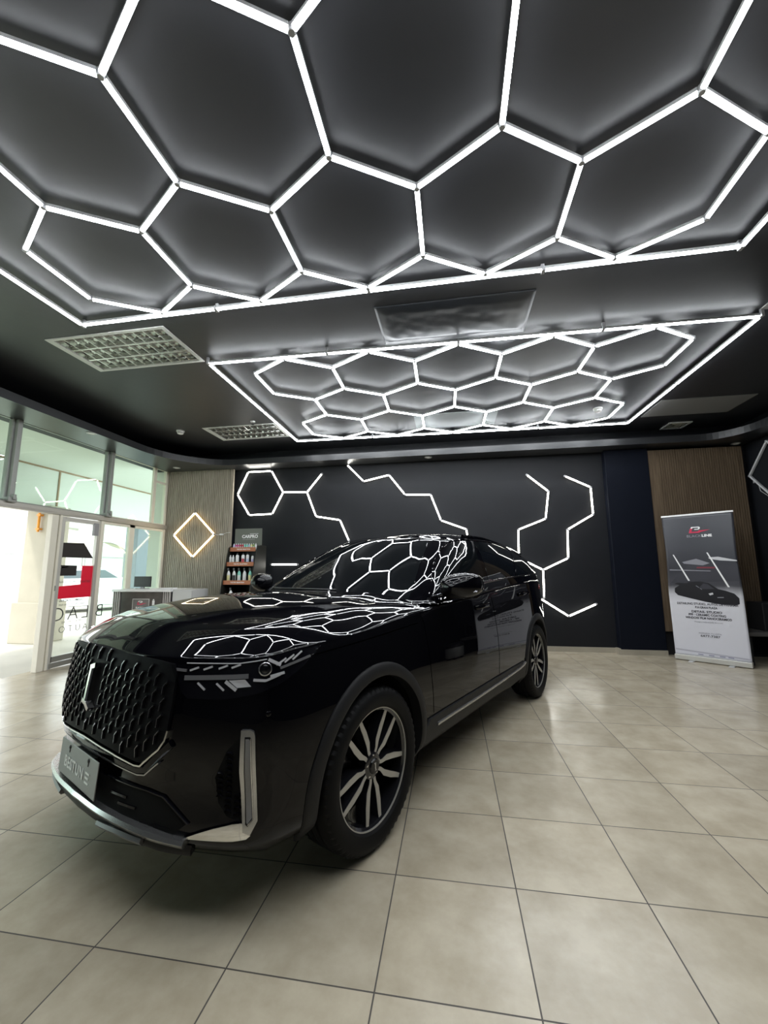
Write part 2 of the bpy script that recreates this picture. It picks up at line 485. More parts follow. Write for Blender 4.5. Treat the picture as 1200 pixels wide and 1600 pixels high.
# ---- bonnet: the part of the top ahead of the windscreen, lifted a hair so that its edge shows
nu = len(LOW); ih = max(i for i in range(nu) if LOW[i][0][0] > -.50); j0 = 21
HV = []; HN = []; HF = []
ids = {}
rows = list(range(j0, len(LOW[0])))
def hv(i, j, s):
    x, y, z = LOW[i][j]
    if abs(y) < 1e-6: s = 1
    if (i, j, s) not in ids:
        h = S_LOW.b.find_nearest(Vector((x, y, z))); n = S_LOW.N[i * len(LOW[0]) + j]
        ids[i, j, s] = len(HV); HV.append(Vector((x + n.x * .0025, s * (y + n.y * .0025), z + n.z * .0025))); HN.append(Vector((n.x, s * n.y, n.z)))
    return ids[i, j, s]
for i in range(ih):
    for j in rows[:-1]:
        HF.append((hv(i, j, 1), hv(i + 1, j, 1), hv(i + 1, j + 1, 1), hv(i, j + 1, 1)))
        HF.append((hv(i, j, -1), hv(i, j + 1, -1), hv(i + 1, j + 1, -1), hv(i + 1, j, -1)))
hood = mesh_obj('hood', HV, HF, M_PAINT, car, True)
hood.data.normals_split_custom_set_from_vertices([tuple(n) for n in HN])
# dark gap under the bonnet edge
mbs = MB()
edge = [LOW[i][j0] for i in range(ih + 1)]
for s in (1, -1):
    P = [Vector((x, s * y, z - .004)) for x, y, z in edge]; N = [Vector((HN[ids[i, j0, 1]].x, s * HN[ids[i, j0, 1]].y, HN[ids[i, j0, 1]].z)) for i in range(ih + 1)]
    mbs.sweep(P, [(-.0025, -.003), (-.0025, .0012), (.0025, .0012), (.0025, -.003)], ups=N)
mbs.build('hood_gap', M_SEAM, car)

# ---- doors
FD = [(-.575, .455), (-.56, .60), (-.55, .80), (-.535, .985), (-.50, 1.075), (-1.0, 1.105), (-1.66, 1.150), (-1.69, 1.0), (-1.70, .75), (-1.68, .455)]
RD = [(-1.692, .455), (-1.712, .75), (-1.702, 1.0), (-1.672, 1.151), (-2.3, 1.170), (-2.60, 1.172), (-2.625, .98)] + \
     [(-WBASE - .012 + .475 * math.cos(a), .372 + .475 * math.sin(a)) for a in [math.radians(d) for d in (64, 52, 40, 28, 18, 12)]]
for nm, pl in (('front_door', FD), ('rear_door', RD)):
    for s in (0, 1):
        patch(nm, S_LOW, SIDE, pl, [M_PAINT, M_SEAM], .0022, .006, .05, car, bool(s), 1)
for hx, hz in ((-1.47, 1.012), (-2.50, 1.060)):
    for s in (1, -1):
        P, N = path_on(S_LOW, SIDE, [(hx + .125, hz - .004), (hx + .09, hz), (hx, hz + .004), (hx - .09, hz + .006), (hx - .125, hz + .004)], .0, 5)
        mb = MB(); m = len(P) - 1
        P2 = [p + n * (.030 * math.sin(PI * i / m) ** .5 + .002) for i, (p, n) in enumerate(zip(P, N))]
        mb.sweep(P2, [(-.016, -.005), (-.016, .004), (-.008, .009), (.008, .009), (.016, .004), (.016, -.005)], ups=N)
        if s < 0: mb.v = [(x, -y, z) for x, y, z in mb.v]
        mb.build('door_handle', M_PAINT, car, math.radians(40))

# ---- glazing
WS = [(-.735, 1.115), (-.70, 1.20), (-.61, 1.35), (-.535, 1.475), (-.475, 1.545), (-.30, 1.568), (0, 1.576), (.30, 1.568), (.475, 1.545), (.535, 1.475), (.61, 1.35), (.70, 1.20), (.735, 1.115)]
o = patch('windscreen', S_CAB, FRONT, WS, M_CARGLASS, .002, .006, .04, car)
o['label'] = 'dark tinted windscreen'
SW = {'front_window': [(-.745, 1.143), (-.93, 1.290), (-1.16, 1.418), (-1.36, 1.505), (-1.50, 1.538), (-1.695, 1.552), (-1.64, 1.38), (-1.575, 1.212), (-1.1, 1.180)],
      'rear_window': [(-1.655, 1.216), (-1.72, 1.38), (-1.785, 1.553), (-2.05, 1.560), (-2.34, 1.553), (-2.62, 1.514), (-2.50, 1.38), (-2.345, 1.243), (-2.0, 1.232)],
      'quarter_window': [(-2.415, 1.246), (-2.56, 1.38), (-2.69, 1.498), (-2.86, 1.474), (-3.00, 1.440), (-3.12, 1.345), (-3.17, 1.275), (-2.85, 1.258)]}
for nm, pl in SW.items():
    for s in (0, 1): patch(nm, S_CAB, SIDE, round_poly(pl, .03, 3), M_CARGLASS, .0022, .006, .04, car, bool(s))
patch('rear_screen', S_CAB, REAR, round_poly([(-.55, 1.22), (-.46, 1.42), (.46, 1.42), (.55, 1.22)], .05, 4), M_CARGLASS, .003, .006, .05, car)
TR = [(-.70, 1.128), (-.92, 1.300), (-1.15, 1.432), (-1.36, 1.520), (-1.50, 1.553), (-1.72, 1.570), (-2.05, 1.576), (-2.36, 1.568), (-2.70, 1.520), (-2.90, 1.484), (-3.03, 1.445)]
BELT = [(-.72, 1.126), (-1.1, 1.164), (-1.6, 1.200), (-2.1, 1.222), (-2.7, 1.240), (-3.19, 1.258)]
for s in (0, 1):
    strip('window_trim', S_CAB, SIDE, TR, .014, .007, M_PAINT, mirror=bool(s))
    strip('belt_moulding', S_CAB, SIDE, BELT, .016, .006, M_DKCHROME, mirror=bool(s))
# cowl and wipers
mb = MB()
mb.sweep([proj(S_CAB, FRONT, y, 1.155, .006)[0] for y in [-.62 + .04 * k for k in range(20)]], [(-.006, 0), (-.004, .010), (.004, .010), (.006, 0)], ups=[proj(S_CAB, FRONT, y, 1.155)[1] for y in [-.62 + .04 * k for k in range(20)]])
mb.build('wiper', M_DARK, car)
mb = MB()
for k in (-1, 1):
    P, N = path_on(S_CAB, SIDE, [(-1.75, 1.600), (-2.2, 1.612), (-2.7, 1.595), (-3.1, 1.552)], .014, 8)
    mb.sweep([(p.x, k * p.y, p.z) for p in P], [(-.012, -.016), (-.012, .006), (0, .012), (.012, .006), (.012, -.016)], ups=[(n.x, k * n.y, n.z) for n in N])
    mb.build('roof_rail', M_PAINT, car, math.radians(50)); mb = MB()
P, N = path_on(S_CAB, SIDE, [(-3.20, 1.50), (-3.45, 1.49)], 0, 4)
sp = MB(); row = []
for y in [-.52 + .04 * k for k in range(27)]:
    row.append((-3.60 - .05 * (1 - (y / .52) ** 2) + .01, y, 1.503 + .012 * (1 - (y / .52) ** 2)))
sp.sweep(row, [(-.09, -.004), (-.05, .012), (.03, .010), (.055, .0), (.03, -.012), (-.05, -.014)], up=(0, 0, 1))
sp.build('spoiler', M_PAINT, car, math.radians(50))

# ---- wheels
def tyre_mb():
    mb = MB(); n = 120
    prof = [(.264, -.100), (.275, -.112), (.296, -.119), (.320, -.120), (.342, -.114), (.355, -.102)]
    base = [(r, h) for r, h in prof]
    tread = [(.361, -.092), (.3625, -.052), (.353, -.050), (.353, -.040), (.364, -.038), (.364, -.006), (.354, -.004), (.354, .004), (.364, .006), (.364, .038), (.353, .040), (.353, .050), (.3625, .052), (.361, .092)]
    full = base + tread + [(r, -h) for r, h in base[::-1]]
    vs = []; fs = []; m = len(full)
    for k in range(n):
        a = 2 * PI * k / n
        for i, (r, h) in enumerate(full):
            if k % 2 == 0 and abs(h) > .085 and r > .335: r -= .008
            vs.append((r * math.cos(a), h, r * math.sin(a)))
    for k in range(n):
        k2 = (k + 1) % n
        for i in range(m - 1): fs.append((k * m + i, k * m + i + 1, k2 * m + i + 1, k2 * m + i))
    mb.add(vs, fs); return mb
def rim_mb():
    mb = MB()
    mb.lathe([(.268, -.100), (.264, -.085), (.249, -.060), (.242, .0), (.249, .085), (.266, .098)], 64, axis='y', cap=False)
    mb.lathe([(.060, .035), (.060, .078), (.045, .085)], 32, axis='y')
    # dark spoke bodies
    for k in range(5):
        for s in (1, -1): mb.add(*spoke(k, s, .017, .030, .084))
    return mb
SPK = [(.034, .011, .013), (.075, .017, .018), (.108, .033, .027), (.170, .043, .028), (.212, .046, .024), (.264, .052, .018)]
def spoke(k, s, grow, y0, y1):
    a = math.radians(-90 + 72 * k); ca, sa = math.cos(a), math.sin(a); vs = []; fs = []
    for r, o, w in SPK:
        for t, yy in ((-1, y0), (1, y0), (1, y1), (-1, y1)):
            u = s * o + t * (w / 2 + (grow * .35 if yy == y0 else 0)); dish = .010 * (1 - r / .25)
            vs.append((r * ca - u * sa, yy - dish + (.014 if r > .23 else 0) * 0, r * sa + u * ca))
    for i in range(len(SPK) - 1):
        for q in range(4): fs.append((4 * i + q, 4 * i + (q + 1) % 4, 4 * i + 4 + (q + 1) % 4, 4 * i + 4 + q))
    fs.append((3, 2, 1, 0)); b = 4 * (len(SPK) - 1); fs.append((b, b + 1, b + 2, b + 3)); return vs, fs
def face_mb():
    mb = MB()
    for k in range(5):
        for s in (1, -1):
            vs, fs = spoke(k, s, 0, .084, .0865); mb.add(vs, fs)
    mb.lathe([(.2605, .090), (.2605, .1005), (.268, .1015), (.268, .090)], 72, axis='y', cap=False)
    return mb
def make_wheel():
    w = rim_mb().build('wheel', M_RIM, car, math.radians(35))
    t = tyre_mb().build('tyre', M_RUBBER, w, math.radians(28)); t['label'] = 'black rubber tyre'
    face_mb().build('spoke_face', M_MACH, w)['label'] = 'silver machined twin spokes'
    h = MB().lathe([(.034, .070), (.034, .088), (.030, .094), (.022, .095)], 28, axis='y').build('hub_cap', M_GRILLE, w, math.radians(30))
    MB().box(-.005, .005, .095, .0975, -.017, .017, bev=.002).box(-.005, .010, .095, .0975, .013, .018).box(-.010, .005, .095, .0975, -.018, -.013).build('hub_emblem', M_SATIN, w)
    MB().lathe([(.05, -.01), (.165, -.01), (.165, .012), (.05, .012)], 48, axis='y').build('brake_disc', M_DKCHROME, w, math.radians(30))
    for k in range(5):
        a = math.radians(-90 + 36 + 72 * k); MB().lathe([(.008, .06), (.008, .082), (.005, .085)], 8, (.046 * math.cos(a), 0, .046 * math.sin(a)), 'y').build('wheel_nut', M_CHROME, w)
    return w
w0 = make_wheel()
WR = .364
for i, (x, s) in enumerate(((0, 1), (0, -1), (-WBASE, 1), (-WBASE, -1))):
    w = w0 if i == 0 else copy_tree(w0, car)
    w.location = (x - .0, s * .803, WR)
    w.rotation_euler = (0, math.radians((0, 40, -10, 25)[i]), 0 if s > 0 else PI)

# ---- dark cladding: wheel arch flares, sills, lower bumper
def arch_flare(x, s):
    mb = MB(); n = 44; r0, r1 = R_ARCH - .004, R_ARCH + .058; vs = []; fs = []
    for k in range(n + 1):
        a = math.radians(-19 + (199 + 19) * k / n)
        ring = []
        for r, off in ((r0, -.05), (r0, .010), (r0 + .012, .016), (r1 - .010, .013), (r1, .006), (r1, -.01)):
            px, pz = x + r * math.cos(a), .372 + r * math.sin(a)
            p, nn = proj(S_LOW, SIDE, px, max(pz, .243), 0)
            ring.append((px, p.y + off, pz))
        if s < 0: ring = [(a_, -b_, c_) for a_, b_, c_ in ring]
        vs += ring
    for k in range(n):
        for i in range(5): fs.append((6 * k + i, 6 * k + i + 1, 6 * k + 7 + i, 6 * k + 6 + i))
    fs.append(tuple(range(6))); fs.append(tuple(range(6 * n, 6 * n + 6)))
    mb.add(vs, fs); return mb.build('wheel_arch_trim', M_CLAD, car, math.radians(50))
for x in (-.012, -WBASE - .012):
    for s in (1, -1): arch_flare(x, s)
xs0, xs1 = -.455, -WBASE + .445
for s in (0, 1):
    sl = patch('sill_trim', S_LOW, SIDE, [(xs0, .248), (xs0 - .02, .40), (xs0 - .06, .438), (xs1 + .05, .445), (xs1 + .01, .41), (xs1, .30), (xs1 + .06, .248)], M_CLAD, .012, .02, .06, car, bool(s))
    strip('sill_strip', S_LOW, SIDE, [(-.60, .388), (-1.19, .388), (-1.8, .396), (-2.25, .415), (-2.335, .434)], .020, .010, M_SATIN, sl, off=.012, mirror=bool(s))

# ---- front end
GR = [(0, .962), (.26, .955), (.42, .946), (.502, .936), (.520, .905), (.526, .80), (.522, .675), (.500, .640), (.412, .572), (.385, .572), (.223, .592), (0, .606)]
GRF = GR + [(-a, b) for a, b in GR[-2:0:-1]]
gr = patch('grille', S_LOW, FRONT, GRF, M_VOID, .012, .02, .05, car); gr['label'] = 'black radiator grille of staggered zigzag studs'
def inside(p, poly):
    c = False; n = len(poly)
    for i in range(n):
        (x1, y1), (x2, y2) = poly[i], poly[i - 1]
        if (y1 > p[1]) != (y2 > p[1]) and p[0] < (x2 - x1) * (p[1] - y1) / (y2 - y1) + x1: c = not c
    return c
MZ = [MB(), MB()]; dy, dz = .044, .058
for i in range(-12, 13):
    for j in range(-1, 8):
        y = i * dy; z = .585 + j * dz + (dz / 2 if i % 2 else 0)
        sg = 1
        seg = [(y - .006, z - .024), (y - .006, z + .010), (y + .008, z + .024)]
        if not all(inside((a * 1.03, b), GRF) for a, b in seg): continue
        if abs(y) < .05 and .70 < z < .92: continue
        mbz = MZ[1 if i > 0 else 0]
        P, N = path_on(S_LOW, FRONT, seg, .012, 1, False)
        mbz.sweep(P, [(-.0045, -.004), (-.0045, .003), (0, .0085), (.0045, .003), (.0045, -.004)], ups=N)
        P2, N2 = path_on(S_LOW, FRONT, [(y - .004, z + .009), (y + .008, z + .0235)], .0205, 1, False)
        mbz.sweep(P2, [(-.0022, -.002), (-.0016, .001), (.0016, .001), (.0022, -.002)], ups=N2, mi=1)
        P3, N3 = path_on(S_LOW, FRONT, [(y - .006, z - .022), (y - .006, z + .009)], .0203, 1, False)
        mbz.sweep(P3, [(-.0012, -.002), (-.0010, .0006), (.0010, .0006), (.0012, -.002)], ups=N3, mi=1)
for k_ in (0, 1): MZ[k_].build('grille_studs', [M_VOID, M_STUD], gr, math.radians(20))
# chrome lower frame of the grille with a satin step below it
fr = strip('grille_frame', S_LOW, FRONT, [(-.528, .70), (-.522, .665), (-.500, .632), (-.412, .562), (-.38, .560), (-.223, .581), (0, .594), (.223, .581), (.38, .560), (.412, .562), (.500, .632), (.522, .665), (.528, .70)], .010, .017, M_CHROME, smooth=False, per=4)
LS = [(-.545, .655), (-.43, .548), (-.39, .540), (-.22, .558), (0, .568), (.22, .558), (.39, .540), (.43, .548), (.545, .655)]
strip('bumper_step', S_LOW, FRONT, LS, .030, .014, M_PAINT, smooth=False, per=4)
strip('bumper_bright_line', S_LOW, FRONT, [(-.43, .530), (-.39, .524), (-.22, .540), (0, .549), (.22, .540), (.39, .524), (.43, .530), (.50, .585)], .007, .014, M_SATIN, smooth=False, per=4)
# badge
mb = MB()
P, N = path_on(S_LOW, FRONT, [(0.0, .742), (0.0, .882)], .030, 4, False)
mb.sweep(P, [(-.013, -.018), (-.013, .004), (-.008, .010), (.008, .010), (.013, .004), (.013, -.018)], ups=N)
P, N = path_on(S_LOW, FRONT, [(-.012, .876), (.030, .888)], .034, 2, False); mb.sweep(P, [(-.010, -.018), (-.010, .006), (.010, .006), (.010, -.018)], ups=N)
P, N = path_on(S_LOW, FRONT, [(-.026, .742), (.010, .734), (.046, .712)], .034, 2, False); mb.sweep(P, [(-.008, -.018), (-.008, .006), (.008, .006), (.008, -.018)], ups=N)
mb.build('badge', M_CHROME, car, math.radians(30))
# lower intake, lip, plate
LG = [(-.14, .47), (.17, .47), (.24, .476), (.44, .468), (.51, .458), (.622, .385), (.565, .340), (.49, .330), (.30, .352), (0, .376)]
LGm = LG[1:] + [(-a, b) for a, b in LG[-2:0:-1]]
lg = patch('lower_intake', S_LOW, FRONT, LGm, [M_WELL, M_GRILLE], .004, .01, .05, car, False, 1)
for y0, y1, zz in ((-.40, -.30, .43), (-.34, -.24, .405), (.24, .34, .43), (.30, .40, .405)):
    P, N = path_on(S_LOW, FRONT, [(y0, zz), (y1, zz)], .005, 5, False); MB().sweep(P, [(-.004, -.004), (-.004, .007), (.004, .007), (.004, -.004)], ups=N).build('intake_bar', M_GRILLE, lg)
strip('intake_rim', S_LOW, FRONT, [(.20, .478), (.44, .472), (.515, .462), (.628, .385)], .006, .010, M_GRILLE, smooth=False)
LIP = [(-.62, .318), (-.56, .326), (-.46, .338), (-.30, .350), (-.12, .358), (0, .360), (.12, .358), (.30, .350), (.46, .338), (.56, .326), (.62, .318)]
mb = MB()
P, N = path_on(S_LOW, FRONT, LIP, 0, 6)
NN = [Vector((n.x, n.y, 0)).normalized() for n in N]
mb.sweep(P, [(-.020, -.02), (-.022, .030), (-.010, .038), (.004, .030), (.012, .014), (.014, -.02)][::-1], ups=NN)
lip = mb.build('front_lip', M_SATIN, car, math.radians(40)); lip['label'] = 'silver front lip'
mb = MB()
P, N = path_on(S_LOW, FRONT, [(a, b - .03) for a, b in LIP], 0, 6); NN = [Vector((n.x, n.y, 0)).normalized() for n in N]
mb.sweep(P, [(-.020, -.03), (-.020, .020), (.0, .024), (.018, .016), (.018, -.03)], ups=NN)
mb.build('splitter', M_CLAD, car, math.radians(40))
for y0, y1 in ((-.46, -.20), (.20, .46)):
    mb = MB(); P, N = path_on(S_LOW, FRONT, [(y0, .318), ((y0 + y1) / 2, .322), (y1, .318)], .012, 6); NN = [Vector((n.x, n.y, 0)).normalized() for n in N]
    mb.sweep(P, [(-.012, -.01), (-.012, .020), (.0, .026), (.012, .018), (.012, -.01)], ups=NN); mb.build('skid_plate', mat('grey skid trim', (.16, .16, .165), .4, .5), car, math.radians(40))
# plate
pl = empty('plate_tmp'); bpy.data.objects.remove(pl)
pm = frame_mat((.930, -.020, .470), (0.03, 1, 0), (-.06, 0, 1))
plate = MB().box(-.225, .225, -.070, .070, -.004, .0, bev=.002).build('licence_plate', M_PLATE, car); plate.matrix_local = pm
plate['label'] = 'plain grey plate with silver lettering'
text_mesh('plate_lettering', 'BESTUN', .062, M_PLATETXT, plate, 'CENTER', Matrix.Translation((-.036, -.012, .0012)), bold=.0014, space=1.08)
eb = MB()
for k in range(3): eb.box(.104, .147 - (.006 if k == 1 else 0), -.0345 + .0175 * k, -.0265 + .0175 * k, 0, .0015)
eb.build('plate_bars', M_PLATETXT, plate)
mb = MB()
for x in (-.11, .12): mb.lathe([(.008, -.001), (.008, .003), (.004, .005)], 10, (x, .052, 0), 'z').box(x - .003, x + .003, .030, .05, 0, .002)
mb.build('plate_screws', M_DARK, plate)
MB().box(-.10, .10, -.05, .05, -.05, -.004).build('plate_holder', M_DARK, plate)

# ---- headlamps
HLP = [(-.218, .932), (-.176, .836), (-.148, .815), (-.012, .815), (.119, .835), (.211, .863), (.295, .916), (.352, .977), (.28, .976), (.112, .966), (-.06, .946)]
def hl(pts, off, name, m, parent, mir, depth=.003): return patch(name, S_LOW, DIAG, pts, m, off, depth, .03, parent, mir)
for s in (0, 1):
    mi = bool(s)
    h = hl(HLP, .003, 'headlamp', M_GRILLE, car, mi, .008)
    h['label'] = 'slim headlamp with angular chrome light guides'
    mb = MB()
    def bar(a0, b0, a1, b1, w, off, mb_):
        P, N = path_on(S_LOW, DIAG, [(a0, b0), (a1, b1)], off, 6, False); mb_.sweep(P, [(-w / 2, -.002), (-w / 2, .003), (w / 2, .003), (w / 2, -.002)], ups=N)
    def fin(mb_):
        if mi: mb_.v = [(x, -y, z) for x, y, z in mb_.v]
        return mb_
    g = MB(); bar(-.165, .888, .085, .899, .017, .005, g); bar(.20, .918, .315, .946, .009, .005, g); bar(-.205, .917, -.16, .915, .010, .005, g)
    fin(g).build('light_guide', M_LAMPGREY, h)
    g = MB()
    for a in (-.115, -.06, .0, .05): bar(a - .03, .925 + a * .08, a + .004, .937 + a * .08, .007, .006, g)
    for a in (-.11, -.035): bar(a, .872, a + .03, .848, .006, .005, g)
    for a in (.055,): bar(a - .055, .880, a - .012, .850, .012, .006, g)
    for a in (.205, .235, .265): bar(a - .02, .930 + (a - .2) * .2, a + .015, .950 + (a - .2) * .3, .006, .005, g)
    bar(.155, .955, .20, .930, .012, .007, g); bar(.165, .893, .215, .900, .010, .007, g); bar(.105, .885, .15, .880, .010, .006, g); bar(.15, .880, .20, .895, .008, .006, g)
    bar(-.16, .942, .05, .945, .004, .006, g); bar(.05, .945, .15, .957, .004, .006, g)
    fin(g).build('chrome_accents', M_LAMPCHR, h)
    g = MB()
    for a0, a1 in ((.028, .085),):
        pp = [(a0 - .015, .884), (a1 - .012, .887), (a1 + .012, .862), (a0 + .018, .858)]
        P = [proj(S_LOW, DIAG, a, b, .009)[0] for a, b in pp]; g.add(P, [(0, 1, 2, 3)])
        Pb = [proj(S_LOW, DIAG, a, b, .002)[0] for a, b in pp]; g.add(P + Pb, [(0, 4, 5, 1), (1, 5, 6, 2), (2, 6, 7, 3), (3, 7, 4, 0)])
    fin(g).build('reflector_block', M_LAMPCHR, h)
    p, n = proj(S_LOW, DIAG, .145, .922, .004)
    g = MB().lathe([(.026, 0), (.026, .006), (.022, .008), (.020, .004)], 20, (0, 0, 0), 'z', cap=False)
    mtx = n.to_track_quat('Z', 'Y').to_matrix().to_4x4(); mtx.translation = p
    g.v = [tuple(mtx @ Vector(v)) for v in g.v]; fin(g).build('projector_ring', M_SATIN, h, math.radians(40))
    g = MB().lathe([(.020, .001), (.018, .005), (.012, .008), (.004, .0095)], 20); g.v = [tuple(mtx @ Vector(v)) for v in g.v]
    fin(g).build('projector_lens', M_CARGLASS, h, True)
    hl(HLP, .016, 'lamp_cover', M_LENS, h, mi, .012)

# ---- bumper corners: upright chrome frame, lamp, chrome blade, mesh intake
CF = [(.065, .716), (.096, .716), (.112, .708), (.1215, .690), (.139, .398), (.112, .358), (.086, .366), (.071, .575)]
def corner(mi):
    # outline coordinates in the diagonal view: a = (y - x)/sqrt2
    o1 = [(.072, .713), (.104, .713), (.117, .706), (.122, .690), (.1395, .402), (.1165, .362), (.092, .372), (.0725, .575)]
    i1 = [(.0865, .690), (.1045, .690), (.110, .683), (.1265, .410), (.1080, .388), (.1000, .395), (.088, .575)]
    c = patch('corner_trim', S_LOW, DIAG, o1, M_SATIN, .016, .024, .03, car, mi); c['label'] = 'upright chrome frame at the bumper corner'
    patch('corner_recess', S_LOW, DIAG, i1, M_GRILLE, .0168, .004, .03, c, mi)
    i2 = [(.090, .683), (.102, .683), (.106, .676), (.1215, .414), (.1070, .396), (.1035, .402), (.092, .575)]
    patch('corner_lamp', S_LOW, DIAG, i2, M_LAMPGREY, .019, .004, .03, c, mi)
    strip('lamp_edge', S_LOW, DIAG, [(.1075, .685), (.1245, .412), (.1085, .393)], .0035, .004, M_CHROME, c, .0165, mi, smooth=False)
    b = [(-.122, .344), (-.07, .364), (-.01, .382), (.055, .396), (.087, .398), (.118, .360), (.104, .350), (.06, .345)]
    patch('corner_blade', S_LOW, DIAG, b, M_CHROME, .014, .02, .02, car, mi)
    it = patch('corner_intake', S_LOW, DIAG, [(.068, .690), (.02, .640), (-.02, .545), (-.005, .46), (.03, .415), (.078, .400), (.066, .575)], M_WELL, .003, .006, .04, car, mi)
    mb = MB(); rr = .022
    for r in range(14):
        for q in range(-3, 6):
            a = q * rr * 1.5; z = .40 + r * rr * .9 + (rr * .45 if q % 2 else 0)
            if not inside((a, z), [(.066, .68), (.022, .63), (-.014, .545), (0, .47), (.032, .425), (.07, .412), (.062, .575)]): continue
            hexp = [(a + rr * .52 * math.cos(PI / 3 * k), z + rr * .42 * math.sin(PI / 3 * k)) for k in range(7)]
            P, N = path_on(S_LOW, DIAG, hexp[:4], .004, 1, False); mb.sweep(P, [(-.003, -.002), (0, .007), (.003, -.002)], ups=N)
    if mi: mb.v = [(x, -y, z) for x, y, z in mb.v]
    mb.build('intake_mesh', M_GRILLE, it)
for s in (0, 1): corner(bool(s))
# raised disc added for the oval reflection below the headlamp
p, n = proj(S_LOW, DIAG, .165, .76, .001); mtx = n.to_track_quat('Z', 'Y').to_matrix().to_4x4(); mtx.translation = p
g = MB().lathe([(.010, 0), (.010, .002), (.006, .003)], 14); g.v = [tuple(mtx @ Vector(v)) for v in g.v]; g.build('reflection_disc', M_PAINT, car, True)

# ---- door mirrors
def mirror_parts(s):
    # cap: rounded shell, nose forward
    n1, n2 = 18, 24; vs = []; fs = []
    cx_, cy_, cz_ = -.80, 1.015, 1.195
    prof = [(0, .02), (.06, .55), (.16, .80), (.32, .95), (.55, 1.0), (.85, .97), (1.0, .93)]
    for i in range(n1 + 1):
        t = i / n1; sc = interp(prof, t) if t > 0 else .02
        x = .10 - .155 * t
        for k in range(n2):
            a = 2 * PI * k / n2; c, q = math.cos(a), math.sin(a)
            yy = math.copysign(abs(c) ** .75, c) * .122 * sc; zz = math.copysign(abs(q) ** .8, q) * .078 * sc
            vs.append((cx_ + x + .05 * (1 - sc) - .0 + yy * -.34, s * (cy_ + yy), cz_ + zz + yy * .08 + (.010 if q > 0 else 0) * sc))
    for i in range(n1):
        for k in range(n2): fs.append((i * n2 + k, i * n2 + (k + 1) % n2, (i + 1) * n2 + (k + 1) % n2, (i + 1) * n2 + k))
    fs.append(tuple(range(n2))); b = n1 * n2; fs.append(tuple(range(b, b + n2)))
    mb = MB().add(vs, fs); m = mb.build('door_mirror', M_PAINT, car, math.radians(50)); m['label'] = 'black door mirror'
    g = MB().add([tuple(Vector(v) + Vector((-.003, 0, 0))) for v in vs[b:b + n2]], [tuple(range(n2))]); g.build('mirror_glass', M_CHROME, m)
    st = MB()
    ring = []
    for k in range(9):
        t = k / 8; yy = -.10 + .20 * t
        ring.append((cx_ + .035 - .34 * yy + .012 * math.sin(PI * t), s * (cy_ + yy), cz_ - .034 + .08 * yy - .004))
    st.sweep(ring, [(-.035, -.004), (-.038, .004), (.030, .007), (.034, .0), (.030, -.005)], up=(0, 0, 1)); st.build('turn_signal', M_DKCHROME, m, math.radians(40))
    ft = MB()
    ft.sweep([(-.80, s * .86, 1.105), (-.80, s * .90, 1.112), (-.795, s * .95, 1.130), (-.795, s * 1.0, 1.150)], [(-.040, -.014), (-.044, .0), (-.03, .012), (.04, .012), (.052, .0), (.04, -.014)], up=(0, 0, 1))
    ft.build('mirror_foot', M_PAINT, m, math.radians(40))
for s in (1, -1): mirror_parts(s)

# ---- side badge, rear lamps, rear bumper
for s in (0, 1):
    patch('rear_lamp', S_LOW, SIDE, [(-3.20, 1.085), (-3.42, 1.128), (-3.60, 1.120), (-3.66, 1.06), (-3.45, 1.045)], M_RED, .004, .008, .04, car, bool(s))
patch('rear_lamp_bar', S_LOW, REAR, [(-.60, 1.05), (-.60, 1.09), (.60, 1.09), (.60, 1.05)], M_RED, .004, .008, .06, car)
patch('rear_bumper', S_LOW, REAR, [(-.66, .26), (-.70, .42), (-.5, .52), (.5, .52), (.70, .42), (.66, .26)], M_CLAD, .010, .02, .06, car)
